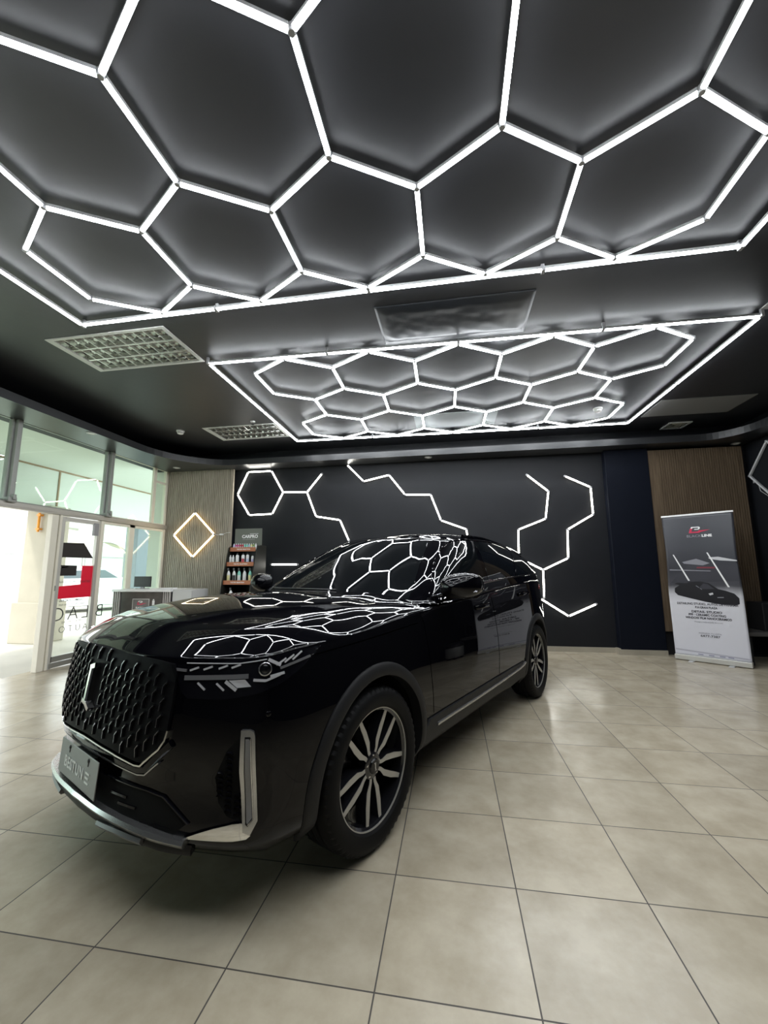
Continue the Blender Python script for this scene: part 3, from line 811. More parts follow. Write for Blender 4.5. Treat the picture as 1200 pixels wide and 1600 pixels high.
# ------------------------------------------------------------------ room shell
def st(o, lab=None): o['kind'] = 'structure'; return o
def floor_mat():
    m = bpy.data.materials.new('beige floor tiles'); N, L = nodes(m); b = N['Principled BSDF']
    g = N.new('ShaderNodeNewGeometry'); sx = N.new('ShaderNodeSeparateXYZ'); L.new(g.outputs['Position'], sx.inputs[0])
    def math_(op, a, bv, c=None):
        n = N.new('ShaderNodeMath'); n.operation = op
        for k, v in enumerate((a, bv, c)):
            if v is None: continue
            if hasattr(v, 'links'): L.new(v, n.inputs[k])
            else: n.inputs[k].default_value = v
        return n.outputs[0]
    T = .5; cells = []; lines = []
    for ax, o in (('X', -.27632), ('Y', 1.43707)):
        u = math_('DIVIDE', math_('SUBTRACT', sx.outputs[ax], o - 20.0), T)
        fr = math_('FRACT', u, None); cells.append(math_('FLOOR', u, None))
        d = math_('MINIMUM', fr, math_('SUBTRACT', 1.0, fr)); lines.append(d)
    d = math_('MINIMUM', lines[0], lines[1])
    gr = math_('LESS_THAN', d, .0052)
    cx = N.new('ShaderNodeCombineXYZ'); L.new(cells[0], cx.inputs[0]); L.new(cells[1], cx.inputs[1])
    wn = N.new('ShaderNodeTexWhiteNoise'); L.new(cx.outputs[0], wn.inputs['Vector'])
    ad = N.new('ShaderNodeVectorMath'); ad.operation = 'MULTIPLY_ADD'; L.new(wn.outputs['Color'], ad.inputs[0]); ad.inputs[1].default_value = (7, 7, 7); L.new(g.outputs['Position'], ad.inputs[2])
    n1 = N.new('ShaderNodeTexNoise'); n1.inputs['Scale'].default_value = 4.5; n1.inputs['Detail'].default_value = 7; n1.inputs['Roughness'].default_value = .62; L.new(ad.outputs[0], n1.inputs['Vector'])
    r = N.new('ShaderNodeValToRGB'); e = r.color_ramp.elements; e[0].position = .33; e[1].position = .68
    e[0].color = (.352, .304, .222, 1); e[1].color = (.465, .414, .318, 1); L.new(n1.outputs['Fac'], r.inputs['Fac'])
    hs = N.new('ShaderNodeHueSaturation'); L.new(r.outputs['Color'], hs.inputs['Color']); L.new(math_('MULTIPLY_ADD', wn.outputs['Value'], .14, .93), hs.inputs['Value'])
    mx = N.new('ShaderNodeMixRGB'); L.new(gr, mx.inputs['Fac']); L.new(hs.outputs['Color'], mx.inputs['Color1']); mx.inputs['Color2'].default_value = (.055, .048, .040, 1)
    L.new(mx.outputs['Color'], b.inputs['Base Color'])
    n2 = N.new('ShaderNodeTexNoise'); n2.inputs['Scale'].default_value = 2.2; n2.inputs['Detail'].default_value = 5; L.new(ad.outputs[0], n2.inputs['Vector'])
    L.new(math_('ADD', math_('MULTIPLY_ADD', n2.outputs['Fac'], .12, .17), math_('MULTIPLY', gr, .4)), b.inputs['Roughness'])
    bp = N.new('ShaderNodeBump'); bp.inputs['Strength'].default_value = .25; bp.inputs['Distance'].default_value = .003
    L.new(math_('SUBTRACT', math_('MULTIPLY', n2.outputs['Fac'], .12), gr), bp.inputs['Height']); L.new(bp.outputs['Normal'], b.inputs['Normal'])
    b.inputs['Specular IOR Level'].default_value = .5
    return m
M_FLOOR = floor_mat()
M_SKIRT = mat('beige skirting tile', (.33, .30, .24), .3, var=.1)
M_PAVE = mat('pale concrete paving', (.48, .46, .40), .7, var=.08, vscale=2)
M_CANOPY = mat('pale canopy plaster', (.66, .67, .62), .7)
M_COLUMN = mat('cream painted masonry', (.42, .39, .31), .75, var=.05)
M_BLUEGREY = mat('blue grey painted masonry', (.22, .25, .29), .7)
M_PANE = glass_mat('pale green window glass', (.85, .94, .89))
M_CLEAR = glass_mat('clear door glass', (.95, .97, .95))

XL, XR, YB, YF, HC_ = -5.45, 4.65, 7.10, -4.2, 3.575
st(MB().box(XL - .12, XR, YF, YB + .05, -.12, 0).build('floor', M_FLOOR))
LUM = [(-3.875, -2.60, 3.125, 3.755), (-3.860, -2.65, 5.675, 6.285)]
def ceiling():
    xs = sorted({XL - .1, XR} | {v for l in LUM for v in l[:2]}); ys = sorted({YF, YB} | {v for l in LUM for v in l[2:]})
    mb = MB()
    for i in range(len(xs) - 1):
        for j in range(len(ys) - 1):
            cx, cy = (xs[i] + xs[i + 1]) / 2, (ys[j] + ys[j + 1]) / 2
            if any(l[0] < cx < l[1] and l[2] < cy < l[3] for l in LUM): continue
            mb.add([(xs[i], ys[j], HC_), (xs[i + 1], ys[j], HC_), (xs[i + 1], ys[j + 1], HC_), (xs[i], ys[j + 1], HC_)], [(0, 3, 2, 1)])
    mb.box(XL - .1, XR, YF, YB, 3.75, 3.80)  # unseen slab over the ceiling, added to block daylight
    return st(mb.build('ceiling', M_CEIL))
ceiling()
st(MB().box(XL - .02, XR + .2, YB, YB + .15, -.1, 3.8).build('wall_back', M_BLACK))
st(MB().box(XR, XR + .15, YF, YB, -.1, 3.8).build('wall_right', M_BLACK))
st(MB().box(XL - .3, XR + .2, YF - .15, YF, -.1, 3.8).build('wall_front', mat('dark grey wall', (.05, .05, .055), .6)))
st(MB().box(XL - .36, XL - .021, 7.04, 7.30, -.1, 3.6).build('trim_7', M_CANOPY))
# left wall: lintel above the shopfront; unseen solid stretch added against a car reflection
st(MB().box(XL - .25, XL - .02, YF, YB, 3.26, 3.8).box(XL - .25, XL, YF, .05, -.1, 3.26).build('wall_left', M_BLACK))
# perimeter soffit with rounded inner corners
def soffit():
    inner = []
    xi, yi, xr = -4.89, 6.72, 4.32
    inner.append((xi, YF))
    for k in range(13):
        a = PI + (-PI / 2) * k / 12; inner.append((xi + 1.05 + 1.05 * math.cos(a), yi - 1.15 + 1.15 * math.sin(a)))
    for k in range(13):
        a = PI / 2 - PI / 2 * k / 12; inner.append((xr - .55 + .55 * math.cos(a), yi - .60 + .60 * math.sin(a)))
    inner.append((xr, YF)); n = len(inner)
    outer = [(XL, p[1]) if i < 1 else None for i, p in enumerate(inner)]
    outer = []
    for i, p in enumerate(inner):
        if i < 7: outer.append((XL, YF if i == 0 else p[1] + (YB - yi) * i / 6 if i < 6 else YB))
        elif i == 7: outer.append((XL + .4, YB))
        elif i < 20: outer.append((p[0], YB))
        elif i == 20: outer.append((XR, YB))
        else: outer.append((XR, p[1]))
    vs = []; fs = []
    for z in (3.24, 3.345):
        vs += [(x, y, z) for x, y in inner] + [(x, y, z) for x, y in outer]
    for i in range(n - 1):
        fs += [(i, i + 1, n + i + 1, n + i), (2 * n + i, 3 * n + i, 3 * n + i + 1, 2 * n + i + 1), (i, 2 * n + i, 2 * n + i + 1, i + 1)]
    return st(mesh_obj('trim_1', vs, fs, M_SOFF))
soffit()
# column on the back wall, skirting
st(MB().box(2.535, 3.19, 6.97, YB, 0, 3.24, bev=.008).build('wall_pillar', M_NAVY))
st(MB().box(-4.0, 2.535, YB - .014, YB, 0, .078).box(2.50, 2.535, 6.955, YB - .014, 0, .085).box(2.535, 3.19, 6.955, 6.97, 0, .075).build('baseboard_back', M_SKIRT))

# ---- slatted timber panels
def slat_mat(name, c0, c1):
    m = bpy.data.materials.new(name); N, L = nodes(m); b = N['Principled BSDF']
    tc = N.new('ShaderNodeTexCoord'); mp = N.new('ShaderNodeMapping'); mp.inputs['Scale'].default_value = (26, 26, 1.6); n = N.new('ShaderNodeTexNoise'); n.inputs['Scale'].default_value = 2; n.inputs['Detail'].default_value = 6
    r = N.new('ShaderNodeValToRGB'); r.color_ramp.elements[0].position = .3; r.color_ramp.elements[1].position = .72; r.color_ramp.elements[0].color = (*c0, 1); r.color_ramp.elements[1].color = (*c1, 1)
    L.new(tc.outputs['Object'], mp.inputs['Vector']); L.new(mp.outputs[0], n.inputs['Vector']); L.new(n.outputs['Fac'], r.inputs['Fac']); L.new(r.outputs['Color'], b.inputs['Base Color'])
    b.inputs['Roughness'].default_value = .5; b.inputs['Specular IOR Level'].default_value = .35
    return m
M_SLATLIT = slat_mat('daylit timber slats', (.27, .235, .185), (.44, .395, .325))  # left panel: window daylight put into the colour, same timber as the right
M_SLATSHADE = slat_mat('shaded timber slats', (.085, .060, .038), (.145, .105, .068))  # right panel: the same timber, its shade put into the darker colour
def slats(name, x0, x1, z0, z1, y, m, pitch, plain=0.0):
    mb = MB(); mb.box(x0, x1, y + .012, y + .06, z0, z1)
    if plain: mb.box(x0, x0 + plain, y, y + .014, z0, z1)
    x = x0 + plain
    while x + pitch * .7 <= x1 + 1e-6:
        mb.box(x + pitch * .06, x + pitch * .72, y, y + .014, z0, z1); x += pitch
    return st(mb.build(name, m))
slats('trim_2', -5.44, -4.06, 0, 3.24, 6.985, M_SLATLIT, .038)
slats('trim_3', 3.19, 4.55, .355, 3.20, 6.985, M_SLATSHADE, .034, .14)
st(MB().box(3.19, 4.65, 7.06, 7.095, 0, .355).build('trim_4', M_DARK))

# ---- shopfront on the left
M_TRANS = M_GREYFRAME
mull = [.09, 1.44, 2.79, 4.15, 5.61, 6.97]
st(MB().box(XL - .05, XL + .05, .05, YB - .02, 2.105, 2.185, bev=.006).box(XL + .05, XL + .058, .05, YB - .02, 2.13, 2.16).build('trim_5', mat('transom aluminium', (.46, .44, .40), .4, .4)))
for i, y in enumerate(mull):
    w = .055 if y > 6.9 else .105
    mb = MB().box(XL - .05, XL + .02, y - w / 2, y + w / 2, 2.185, 3.26, bev=.004)
    if y < 6.9:
        mb.box(XL + .02, XL + .07, y - w * .28, y + w * .28, 2.185, 3.24, bev=.004)
        mb.box(XL + .02, XL + .10, y - .06, y + .045, 2.17, 2.235, bev=.01).box(XL + .05, XL + .12, y - .02, y + .02, 2.20, 2.27, bev=.008)
    st(mb.build('trim_%d' % (10 + i), M_GREYFRAME if y < 6.9 else M_CREAM))
ys = [-.02] + mull
for i in range(1, len(ys) - 1):
    y0, y1 = ys[i] + .05, ys[i + 1] - (.05 if ys[i + 1] < 6.9 else .03)
    f = MB().box(XL - .03, XL, y0, y1, 2.185, 2.205).box(XL - .03, XL, y0, y1, 3.235, 3.26)
    if i == len(ys) - 2: f.box(XL - .035, XL + .012, 6.62, 6.685, 2.185, 3.26).box(XL - .03, XL + .01, 6.685, 6.94, 2.97, 3.01)
    w = st(f.build('window_%d' % (i + 1), M_CREAM if i == len(ys) - 2 else M_GREYFRAME))
    MB().box(XL - .018, XL - .010, y0, y1, 2.20, 3.24).build('pane', M_PANE, w)
# lower fixed glazing right of the door
f = MB().box(XL - .04, XL + .03, 5.532, 5.60, 0, 2.105, bev=.004).box(XL - .03, XL + .02, 6.13, 6.235, 0, 2.105).box(XL - .04, XL + .03, 6.93, 7.0, 0, 2.105, bev=.004).box(XL - .03, XL + .02, 5.60, 6.93, 0, .10).box(XL - .03, XL + .02, 5.60, 6.93, 2.06, 2.105)
w = st(f.build('window_20', M_CREAM)); MB().box(XL - .012, XL - .004, 5.60, 6.94, .08, 2.08).build('pane', M_PANE, w)
# glazing nearer the camera (left of the opening)
f = MB().box(XL - .04, XL + .03, 3.10, 3.20, 0, 2.105)
for y in (1.6, .1): f.box(XL - .04, XL + .03, y - .05, y + .05, 0, 2.105)
f.box(XL - .03, XL + .02, .15, 3.1, 0, .10)
w = st(f.build('window_21', M_CREAM)); MB().box(XL - .012, XL - .004, .15, 3.1, .08, 2.105).build('pane', M_PANE, w)
# door leaf
leaf = st(MB().box(XL - .05, XL + .03, 4.735, 4.83, 0, 2.105, bev=.004).box(XL - .05, XL + .04, 4.84, 4.875, 0, 2.105, bev=.003).build('door_1', M_CREAM))
MB().box(XL - .02, XL + .03, 4.88, 4.935, .0, 2.09, bev=.003).box(XL - .02, XL + .03, 5.475, 5.525, 0, 2.09, bev=.003).box(XL - .02, XL + .03, 4.935, 5.475, 2.03, 2.09).build('leaf_frame', mat('pale aluminium', (.55, .54, .50), .4, .3), leaf)
MB().box(XL - .02, XL + .035, 4.90, 5.50, .012, .075, bev=.004).box(XL - .015, XL + .03, 4.92, 5.50, .085, .16).build('bottom_rail', M_ALU, leaf)
MB().box(XL + .0, XL + .008, 4.935, 5.475, .10, 2.04).build('pane', M_CLEAR, leaf)
MB().box(XL + .01, XL + .05, 5.40, 5.48, 1.86, 2.05, bev=.004).build('closer', M_GREY, leaf)
MB().box(XL + .03, XL + .05, 4.86, 4.872, 1.05, 1.12, bev=.003).build('latch', M_GREYFRAME, leaf)
# stickers on the glass (seen from inside, mirrored)
M_RSTICK = mat('red vinyl sticker', (.85, .006, .04), .5); M_KSTICK = mat('black vinyl sticker', (.018, .016, .016), .5); M_LSTICK = mat('dark vinyl lettering', (.05, .05, .05), .5)
M_WSTICK = mat('white vinyl sticker', (.8, .8, .8), .5)
xs_ = XL + .010
def stick(name, polys, m):
    mb = MB()
    for p in polys: mb.prism(p, xs_, xs_ + .001, 'x')
    return mb.build(name, m, leaf)
stick('red_sticker', [[(5.285, 1.40), (5.474, 1.40), (5.474, .935), (4.90, .935), (4.90, 1.105), (5.285, 1.125)]], M_RSTICK)
stick('black_sticker', [[(4.90, 1.72), (5.28, 1.735), (5.46, 1.515), (4.90, 1.515)], [(4.90, 1.405), (5.20, 1.40), (5.20, 1.255), (4.90, 1.255)]], M_KSTICK)
stick('white_sticker', [[(4.90, 1.37), (5.06, 1.392), (5.06, 1.375), (4.90, 1.352)]], M_WSTICK)
def ltext(body, y, z, size, parent=leaf, m=M_LSTICK, name='lettering', bold=0.0, space=1.0):
    # reads correctly from the street: x axis of the text runs towards -Y seen from outside
    return text_mesh(name, body, size, m, parent, 'CENTER', frame_mat((xs_ + .0015, y, z), (0, 1, 0), (0, 0, 1)) @ Matrix.Diagonal((-1, 1, 1, 1)), .0004, bold, 0, space)
for ch, y in (('L', 5.415), ('A', 5.21), ('C', 4.985)): ltext(ch, y, .71, .27, bold=-.004)
for ch, y in (('A', 5.43), ('U', 5.31), ('T', 5.19), ('O', 5.06)): ltext(ch, y, .50, .13, bold=-.002)
ltext('DETAILING PROFESIONAL', 5.18, 1.165, .045); ltext('CERAMIC COATING', 5.18, .905, .045, bold=.001)
ltext('PAINT PROTECTION FILM', 5.18, .845, .035); ltext('PPF AUTOMOTRIZ', 5.2, .60, .038)
xs_k = text_mesh('lettering', 'B', .27, M_LSTICK, w if False else None, 'CENTER', frame_mat((XL + .034, 5.64, .71), (0, 1, 0), (0, 0, 1)) @ Matrix.Diagonal((-1, 1, 1, 1)), .0004, -.004)
xs_k.parent = bpy.data.objects['window_20']

# ---- outside
ground = st(MB().box(-40, XL - .12, -25, 40, -.16, -.012).build('pavement', M_PAVE))
st(MB().box(-7.95, XL - .26, -12, 24, 3.39, 3.5).box(-8.30, -7.95, -12, 24, 2.60, 3.5).build('canopy', M_CANOPY))
st(MB().box(-7.95, -7.92, -12, 24, 3.362, 3.39).box(-7.95, -7.935, 6.98, 7.01, 2.60, 3.39).build('trim_6', mat('brown conduit', (.30, .20, .12), .6)))
def masonry(name, x0, x1, y0, y1, m, label, group=None):
    o = MB().box(x0, x1, y0, y1, -.012, 2.6, bev=.01).box(x0 - .06, x1 + .06, y0 - .06, y1 + .06, -.012, .74, bev=.015).build(name, m)
    tag(o, label, 'column'); return o
masonry('masonry_column', -8.2, -7.68, 6.65, 7.08, M_COLUMN, 'cream masonry column with a wider base seen through the open doorway')
masonry('masonry_column', -8.3, -7.95, 9.25, 9.78, M_BLUEGREY, 'blue grey masonry column behind the fixed glass beside the desk')
masonry('masonry_column', -8.25, -7.95, 10.05, 10.7, mat('pale blue plaster', (.62, .72, .72), .7), 'pale blue plaster column nearest the timber wall behind the fixed glass')
pole = MB().lathe([(.022, 2.08), (.022, 2.46)], 12, (-7.86, 6.60, 0)).box(-7.90, -7.82, 6.58, 6.65, 2.12, 2.15).box(-7.90, -7.82, 6.58, 6.65, 2.39, 2.42).build('bollard_light', mat('orange plastic', (.85, .32, .02), .4))
pole.name = 'orange_bracket'; tag(pole, 'short orange upright bracket fixed to the cream column outside', 'bracket')
# building across the street
bd = empty('building', (-24, 18, -.012)); tag(bd, 'white building with a small grey window across the street', 'building')
MB().box(-4, 0, -16, 16, 0, 5.2).build('facade', mat('white render', (.55, .56, .55), .8), bd)
MB().box(0, .05, 3.9, 4.75, 3.55, 4.15).build('window', mat('grey green glass', (.22, .24, .18), .2), bd)
MB().box(0, .10, -16, 16, 2.35, 2.5).build('ledge', mat('grey ledge', (.45, .46, .46), .7), bd)
MB().box(-4.2, .2, -16.2, 16.2, 5.2, 5.4).build('roof', mat('grey roof', (.4, .4, .4), .7), bd)
# awning and parked cars
aw = MB(); pts = []
for i in range(9):
    for j in range(7): pts.append((-16.3 + .35 * j, 13.9 + .24 * i, 3.15 - .10 * j - .25 * (abs(i - 4) / 4) ** 2 + .05 * math.sin(j)))
aw.add(pts, [(i * 7 + j, i * 7 + j + 1, (i + 1) * 7 + j + 1, (i + 1) * 7 + j) for i in range(8) for j in range(6)])
aw.v += [(x, y, z - .02) for x, y, z in pts]; aw.f += [tuple(63 + k for k in f[::-1]) for f in aw.f[:48]]; aw.m += [0] * 48
ao = aw.build('awning', mat('khaki canvas', (.50, .48, .38), .8)); tag(ao, 'khaki canvas awning over the parked cars outside', 'awning')
for k in (0, 8):
    for j in (0, 6):
        x, y, z = pts[k * 7 + j]; MB().lathe([(.025, -.012), (.025, z)], 8, (x, y, 0)).build('post', M_GREYFRAME, ao)
def parked(x, y, rz, colr, label):
    c = empty('parked_car', (x, y, -.012), rz); tag(c, label, 'car', 'cars parked across the street')
    pm = mat('car paint ' + label[:12], colr, .15, coat=1)
    prof = [(-2.15, .35), (-2.2, .72), (-2.1, .95), (-1.55, 1.02), (-.95, 1.42), (.25, 1.45), (.95, 1.02), (1.95, .88), (2.15, .70), (2.15, .35), (1.75, .25), (-1.75, .25)]
    mb = MB(); vs = []; prof2 = crom(prof, 4, True); n = len(prof2)
    for q, (yy, ins) in enumerate(((-.86, .08), (-.80, .0), (.80, .0), (.86, .08))):
        for px, pz in prof2:
            top = max(0, (pz - .95) / .5) * .16
            s = 1 if yy > 0 else -1
            vs.append((px * (1 - ins * .4), s * (abs(yy) - top), pz - (ins * .3 if pz > .8 else -ins * .3)))
    fs = [(q * n + i, q * n + (i + 1) % n, (q + 1) * n + (i + 1) % n, (q + 1) * n + i) for q in range(3) for i in range(n)] + [tuple(range(n)), tuple(range(3 * n, 4 * n))]
    mb.add(vs, fs).build('body', pm, c, math.radians(50))
    for s in (1, -1):
        MB().prism([(-1.45, .98), (-.90, 1.36), (.20, 1.39), (.80, 1.00)], s * .74, s * .80, 'y').build('window', mat('grey car window', (.12, .15, .17), .1), c)
        for wx in (-1.35, 1.35):
            MB().lathe([(.18, s * .90), (.31, s * .89), (.31, s * .70), (.18, s * .70)], 20, (wx, 0, .31), 'y').build('wheel', M_RUBBER, c)
parked(-12.6, 12.6, math.radians(60), (.75, .77, .78), 'white saloon car parked outside, seen through the fixed glass left of the desk')
parked(-12.2, 19.2, math.radians(70), (.10, .14, .18), 'dark blue car parked outside, seen through the glass right of the desk')
# ------------------------------------------------------------------ led tubes
S6 = .522333
R3 = math.sqrt(3)
PROF_LED = [(-.0130, -.007), (-.0125, -.013), (-.008, -.0185), (0, -.0205), (.008, -.0185), (.0125, -.013), (.0130, -.007)]
PROF_HOUSE = [(.0138, -.007), (.0138, .012), (.010, .018), (-.010, .018), (-.0138, .012), (-.0138, -.007)]
def tube_mesh(length, led, back):
    """tube along +X from 0 to length, lit side towards -Z"""
    mb = MB(); n1, n2 = len(PROF_LED), len(PROF_HOUSE)
    for pr, mi in ((PROF_LED, 0), (PROF_HOUSE, 1)):
        n = len(pr); vs = [(x, a, b) for x in (0, length) for a, b in pr]
        mb.add(vs, [(i, i + 1, n + i + 1, n + i) for i in range(n - 1)], mi)
        mb.add(vs, [tuple(range(n)), tuple(range(n, 2 * n))], 1)
    me = bpy.data.meshes.new('tube'); me.from_pydata(mb.v, [], mb.f); me.materials.append(led); me.materials.append(back)
    for p, k in zip(me.polygons, mb.m): p.material_index = k
    bm = bmesh.new(); bm.from_mesh(me); bmesh.ops.remove_doubles(bm, verts=bm.verts[:], dist=1e-6); bmesh.ops.recalc_face_normals(bm, faces=bm.faces[:]); bm.to_mesh(me); bm.free()
    return me
def conn_mesh(r=.0175, h=.034):
    mb = MB().lathe([(r * .8, -h * .62), (r, -h * .5), (r, h * .45), (r * .8, h * .55)], 10)
    me = bpy.data.meshes.new('connector'); me.from_pydata(mb.v, [], mb.f); me.materials.append(M_CONN); return me
CONN = conn_mesh()
_tubes = {}
BACK = {M_LEDY.name: emit_mat('amber strip glow', (1.0, .66, .22), 2.2), M_LEDW.name: emit_mat('glowing tube back', (1.0, .97, .82), 1.6)}  # housings given a glow of their own, added for the halo behind
def add_tube(parent, a, b, out, led, gap=.016, name='tube', k=1.0):
    """a, b end points in the parent's space; out = direction the light faces"""
    a = Vector(a); b = Vector(b); d = (b - a); L = d.length - 2 * gap; d.normalize(); out = Vector(out)
    key = (round(L, 3), led.name)
    if key not in _tubes: _tubes[key] = tube_mesh(L, led, BACK.get(led.name, M_HOUSE))
    o = bpy.data.objects.new(name, _tubes[key]); link(o, parent)
    z = -(out - d * out.dot(d)).normalized(); y = z.cross(d); p = a + d * gap
    o.matrix_local = Matrix(((d.x, k * y.x, k * z.x, p.x), (d.y, k * y.y, k * z.y, p.y), (d.z, k * y.z, k * z.z, p.z), (0, 0, 0, 1)))
    return o
def add_conn(parent, p, out):
    o = bpy.data.objects.new('connector', CONN); link(o, parent)
    q = (-Vector(out)).to_track_quat('Z', 'Y'); o.matrix_local = Matrix.Translation(Vector(p)) @ q.to_matrix().to_4x4(); return o

def hex_panel(loc, rz, label):
    root = empty('hexagon_ceiling_light', loc, rz); tag(root, label, 'ceiling light')
    nodes_ = {}; edges = set()
    for row, n in enumerate((5, 4, 5)):
        for k in range(n):
            cx = (k - (n - 1) / 2) * R3 * S6; cy = (row - 1) * 1.5 * S6; ids_ = []
            for q in range(6):
                a = math.radians(90 + 60 * q); p = (round(cx + S6 * math.cos(a), 4), round(cy + S6 * math.sin(a), 4)); key = (round(p[0] * 50), round(p[1] * 50))
                nodes_.setdefault(key, p); ids_.append(key)
            for q in range(6): edges.add(tuple(sorted((ids_[q], ids_[(q + 1) % 6]))))
    D = (0, 0, -1)
    for e in sorted(edges): add_tube(root, (*nodes_[e[0]], 0), (*nodes_[e[1]], 0), D, M_LED)
    hx, hy = 2.645, S6 * 2.5 + .032
    for s in (-1, 1):
        xs = [-hx, -1.33, 0, 1.33, hx]
        for x0, x1 in zip(xs, xs[1:]): add_tube(root, (x0, s * hy, 0), (x1, s * hy, 0), D, M_LED, .014)
        for y0, y1 in ((-hy, 0), (0, hy)): add_tube(root, (s * hx, y0, 0), (s * hx, y1, 0), D, M_LED, .014)
    for p in nodes_.values(): add_conn(root, (*p, 0), D)
    for x in (-hx, -1.33, 0, 1.33, hx):
        for s in (-1, 1): add_conn(root, (x, s * hy, 0), D)
    for s in (-1, 1): add_conn(root, (s * hx, 0, 0), D)
    # clips that hold the frame to the ceiling
    for x in (-hx, -1.33, 1.33, hx):
        for s in (-1, 1): MB().box(x - .012, x + .012, s * hy - .012 + s * .02, s * hy + .012 + s * .02, -.02, .05).build('clip', M_CONN, root)
    return root
hex_panel((.11038, 5.11094, 3.525), .016245, 'white hexagon tube grid on the ceiling above the car roof, whole frame in view')
hex_panel((-.58737, 1.55883, 3.525), -.000415, 'white hexagon tube grid on the nearest stretch of ceiling, cut off at the top edge')

def wall_light(name, pts, edges, label, led=M_LEDW, y=7.075, rz=None, cat='wall light'):
    cx = sum(p[0] for p in pts) / len(pts); cz = sum(p[1] for p in pts) / len(pts)
    root = empty(name, (cx, y, cz)); tag(root, label, cat, 'light tube shapes on the black wall')
    P = [(p[0] - cx, 0, p[1] - cz) for p in pts]
    for a, b in edges: add_tube(root, P[a], P[b], (0, -1, 0), led, k=.9)
    for p in P: add_conn(root, p, (0, -1, 0))
    return root
chain = lambda n: [(i, i + 1) for i in range(n - 1)]
wall_light('hexagon_wall_light', [(-3.996, 2.755), (-3.798, 3.187), (-3.322, 3.187), (-3.078, 2.766), (-3.28, 2.36), (-3.742, 2.352), (-2.607, 2.748), (-2.325, 3.088), (-2.425, 2.29), (-1.97, 2.21), (-1.80, 1.83)],
           [(0, 1), (1, 2), (2, 3), (3, 4), (4, 5), (5, 0), (3, 6), (6, 7), (6, 8), (8, 9), (9, 10)], 'closed hexagon of light tubes with a branch, on the black wall beside the timber panel')
wall_light('zigzag_wall_light', [(-1.839, 3.228), (-1.532, 2.909), (-1.064, 3.007), (-.775, 2.632), (-.322, 2.616), (-.155, 2.157), (.276, 1.991), (.30, 1.56)], chain(8), 'descending zigzag line of light tubes on the black wall above the car roof')
wall_light('zigzag_wall_light', [(1.315, 2.903), (1.65, 2.604), (1.578, 2.14), (1.13, 1.966), (1.115, 1.50)], chain(5), 'shorter hooked line of light tubes on the black wall just right of the car roof')
wall_light('zigzag_wall_light', [(1.927, 2.854), (2.319, 2.648), (2.324, 2.191), (1.911, 1.949), (1.89, 1.482), (1.49, 1.293), (1.10, 1.50), (1.478, .85)], [(0, 1), (1, 2), (2, 3), (3, 4), (4, 5), (5, 6), (5, 7)], 'long winding line of light tubes on the black wall nearest the dark column')
wall_light('chevron_wall_light', [(1.42, .83), (1.837, .554), (2.264, .748)], chain(3), 'low V of two light tubes on the black wall behind the rear wheel')
wall_light('bar_wall_light', [(-3.265, 1.421), (-2.76, 1.416)], [(0, 1)], 'single horizontal light tube on the black wall beside the bottle display')
def diamond(name, loc, rz, label, led, r=.418):
    root = empty(name, loc, rz); tag(root, label, 'wall light')
    P = [(0, 0, r), (r, 0, 0), (0, 0, -r), (-r, 0, 0)]
    for i in range(4): add_tube(root, P[i], P[(i + 1) % 4], (0, -1, 0), led, .012)
    for p in P: add_conn(root, p, (0, -1, 0))
    return root
dl = diamond('diamond_wall_light', (-4.785, 6.955, 1.99), 0, 'lit warm white diamond of light tubes on the timber slat wall', M_LEDY)
MB().box(.53, .60, -.012, .016, -.02, .01, bev=.004).tube([(.418, 0, 0), (.48, .012, -.012), (.55, .01, -.005)], .004).tube([(.58, .01, 0), (.66, .012, .025), (.73, .015, .03)], .004).build('power_lead', M_WHITE, dl)
dr = diamond('diamond_wall_light', (4.625, 6.58, 2.72), -PI / 2, 'unlit grey diamond of light tubes on the black wall behind the banner', M_OFF, .425)
MB().box(-.36, -.30, -.014, .012, -.13, -.09, bev=.004).tube([(-.40, 0, -.02), (-.37, 0, -.08), (-.33, 0, -.11), (-.27, 0, -.17), (-.25, 0, -.27), (-.05, 0, -.42), (.25, 0, -.62)], .005).build('power_lead', mat('grey cable', (.35, .35, .36), .5), dr)

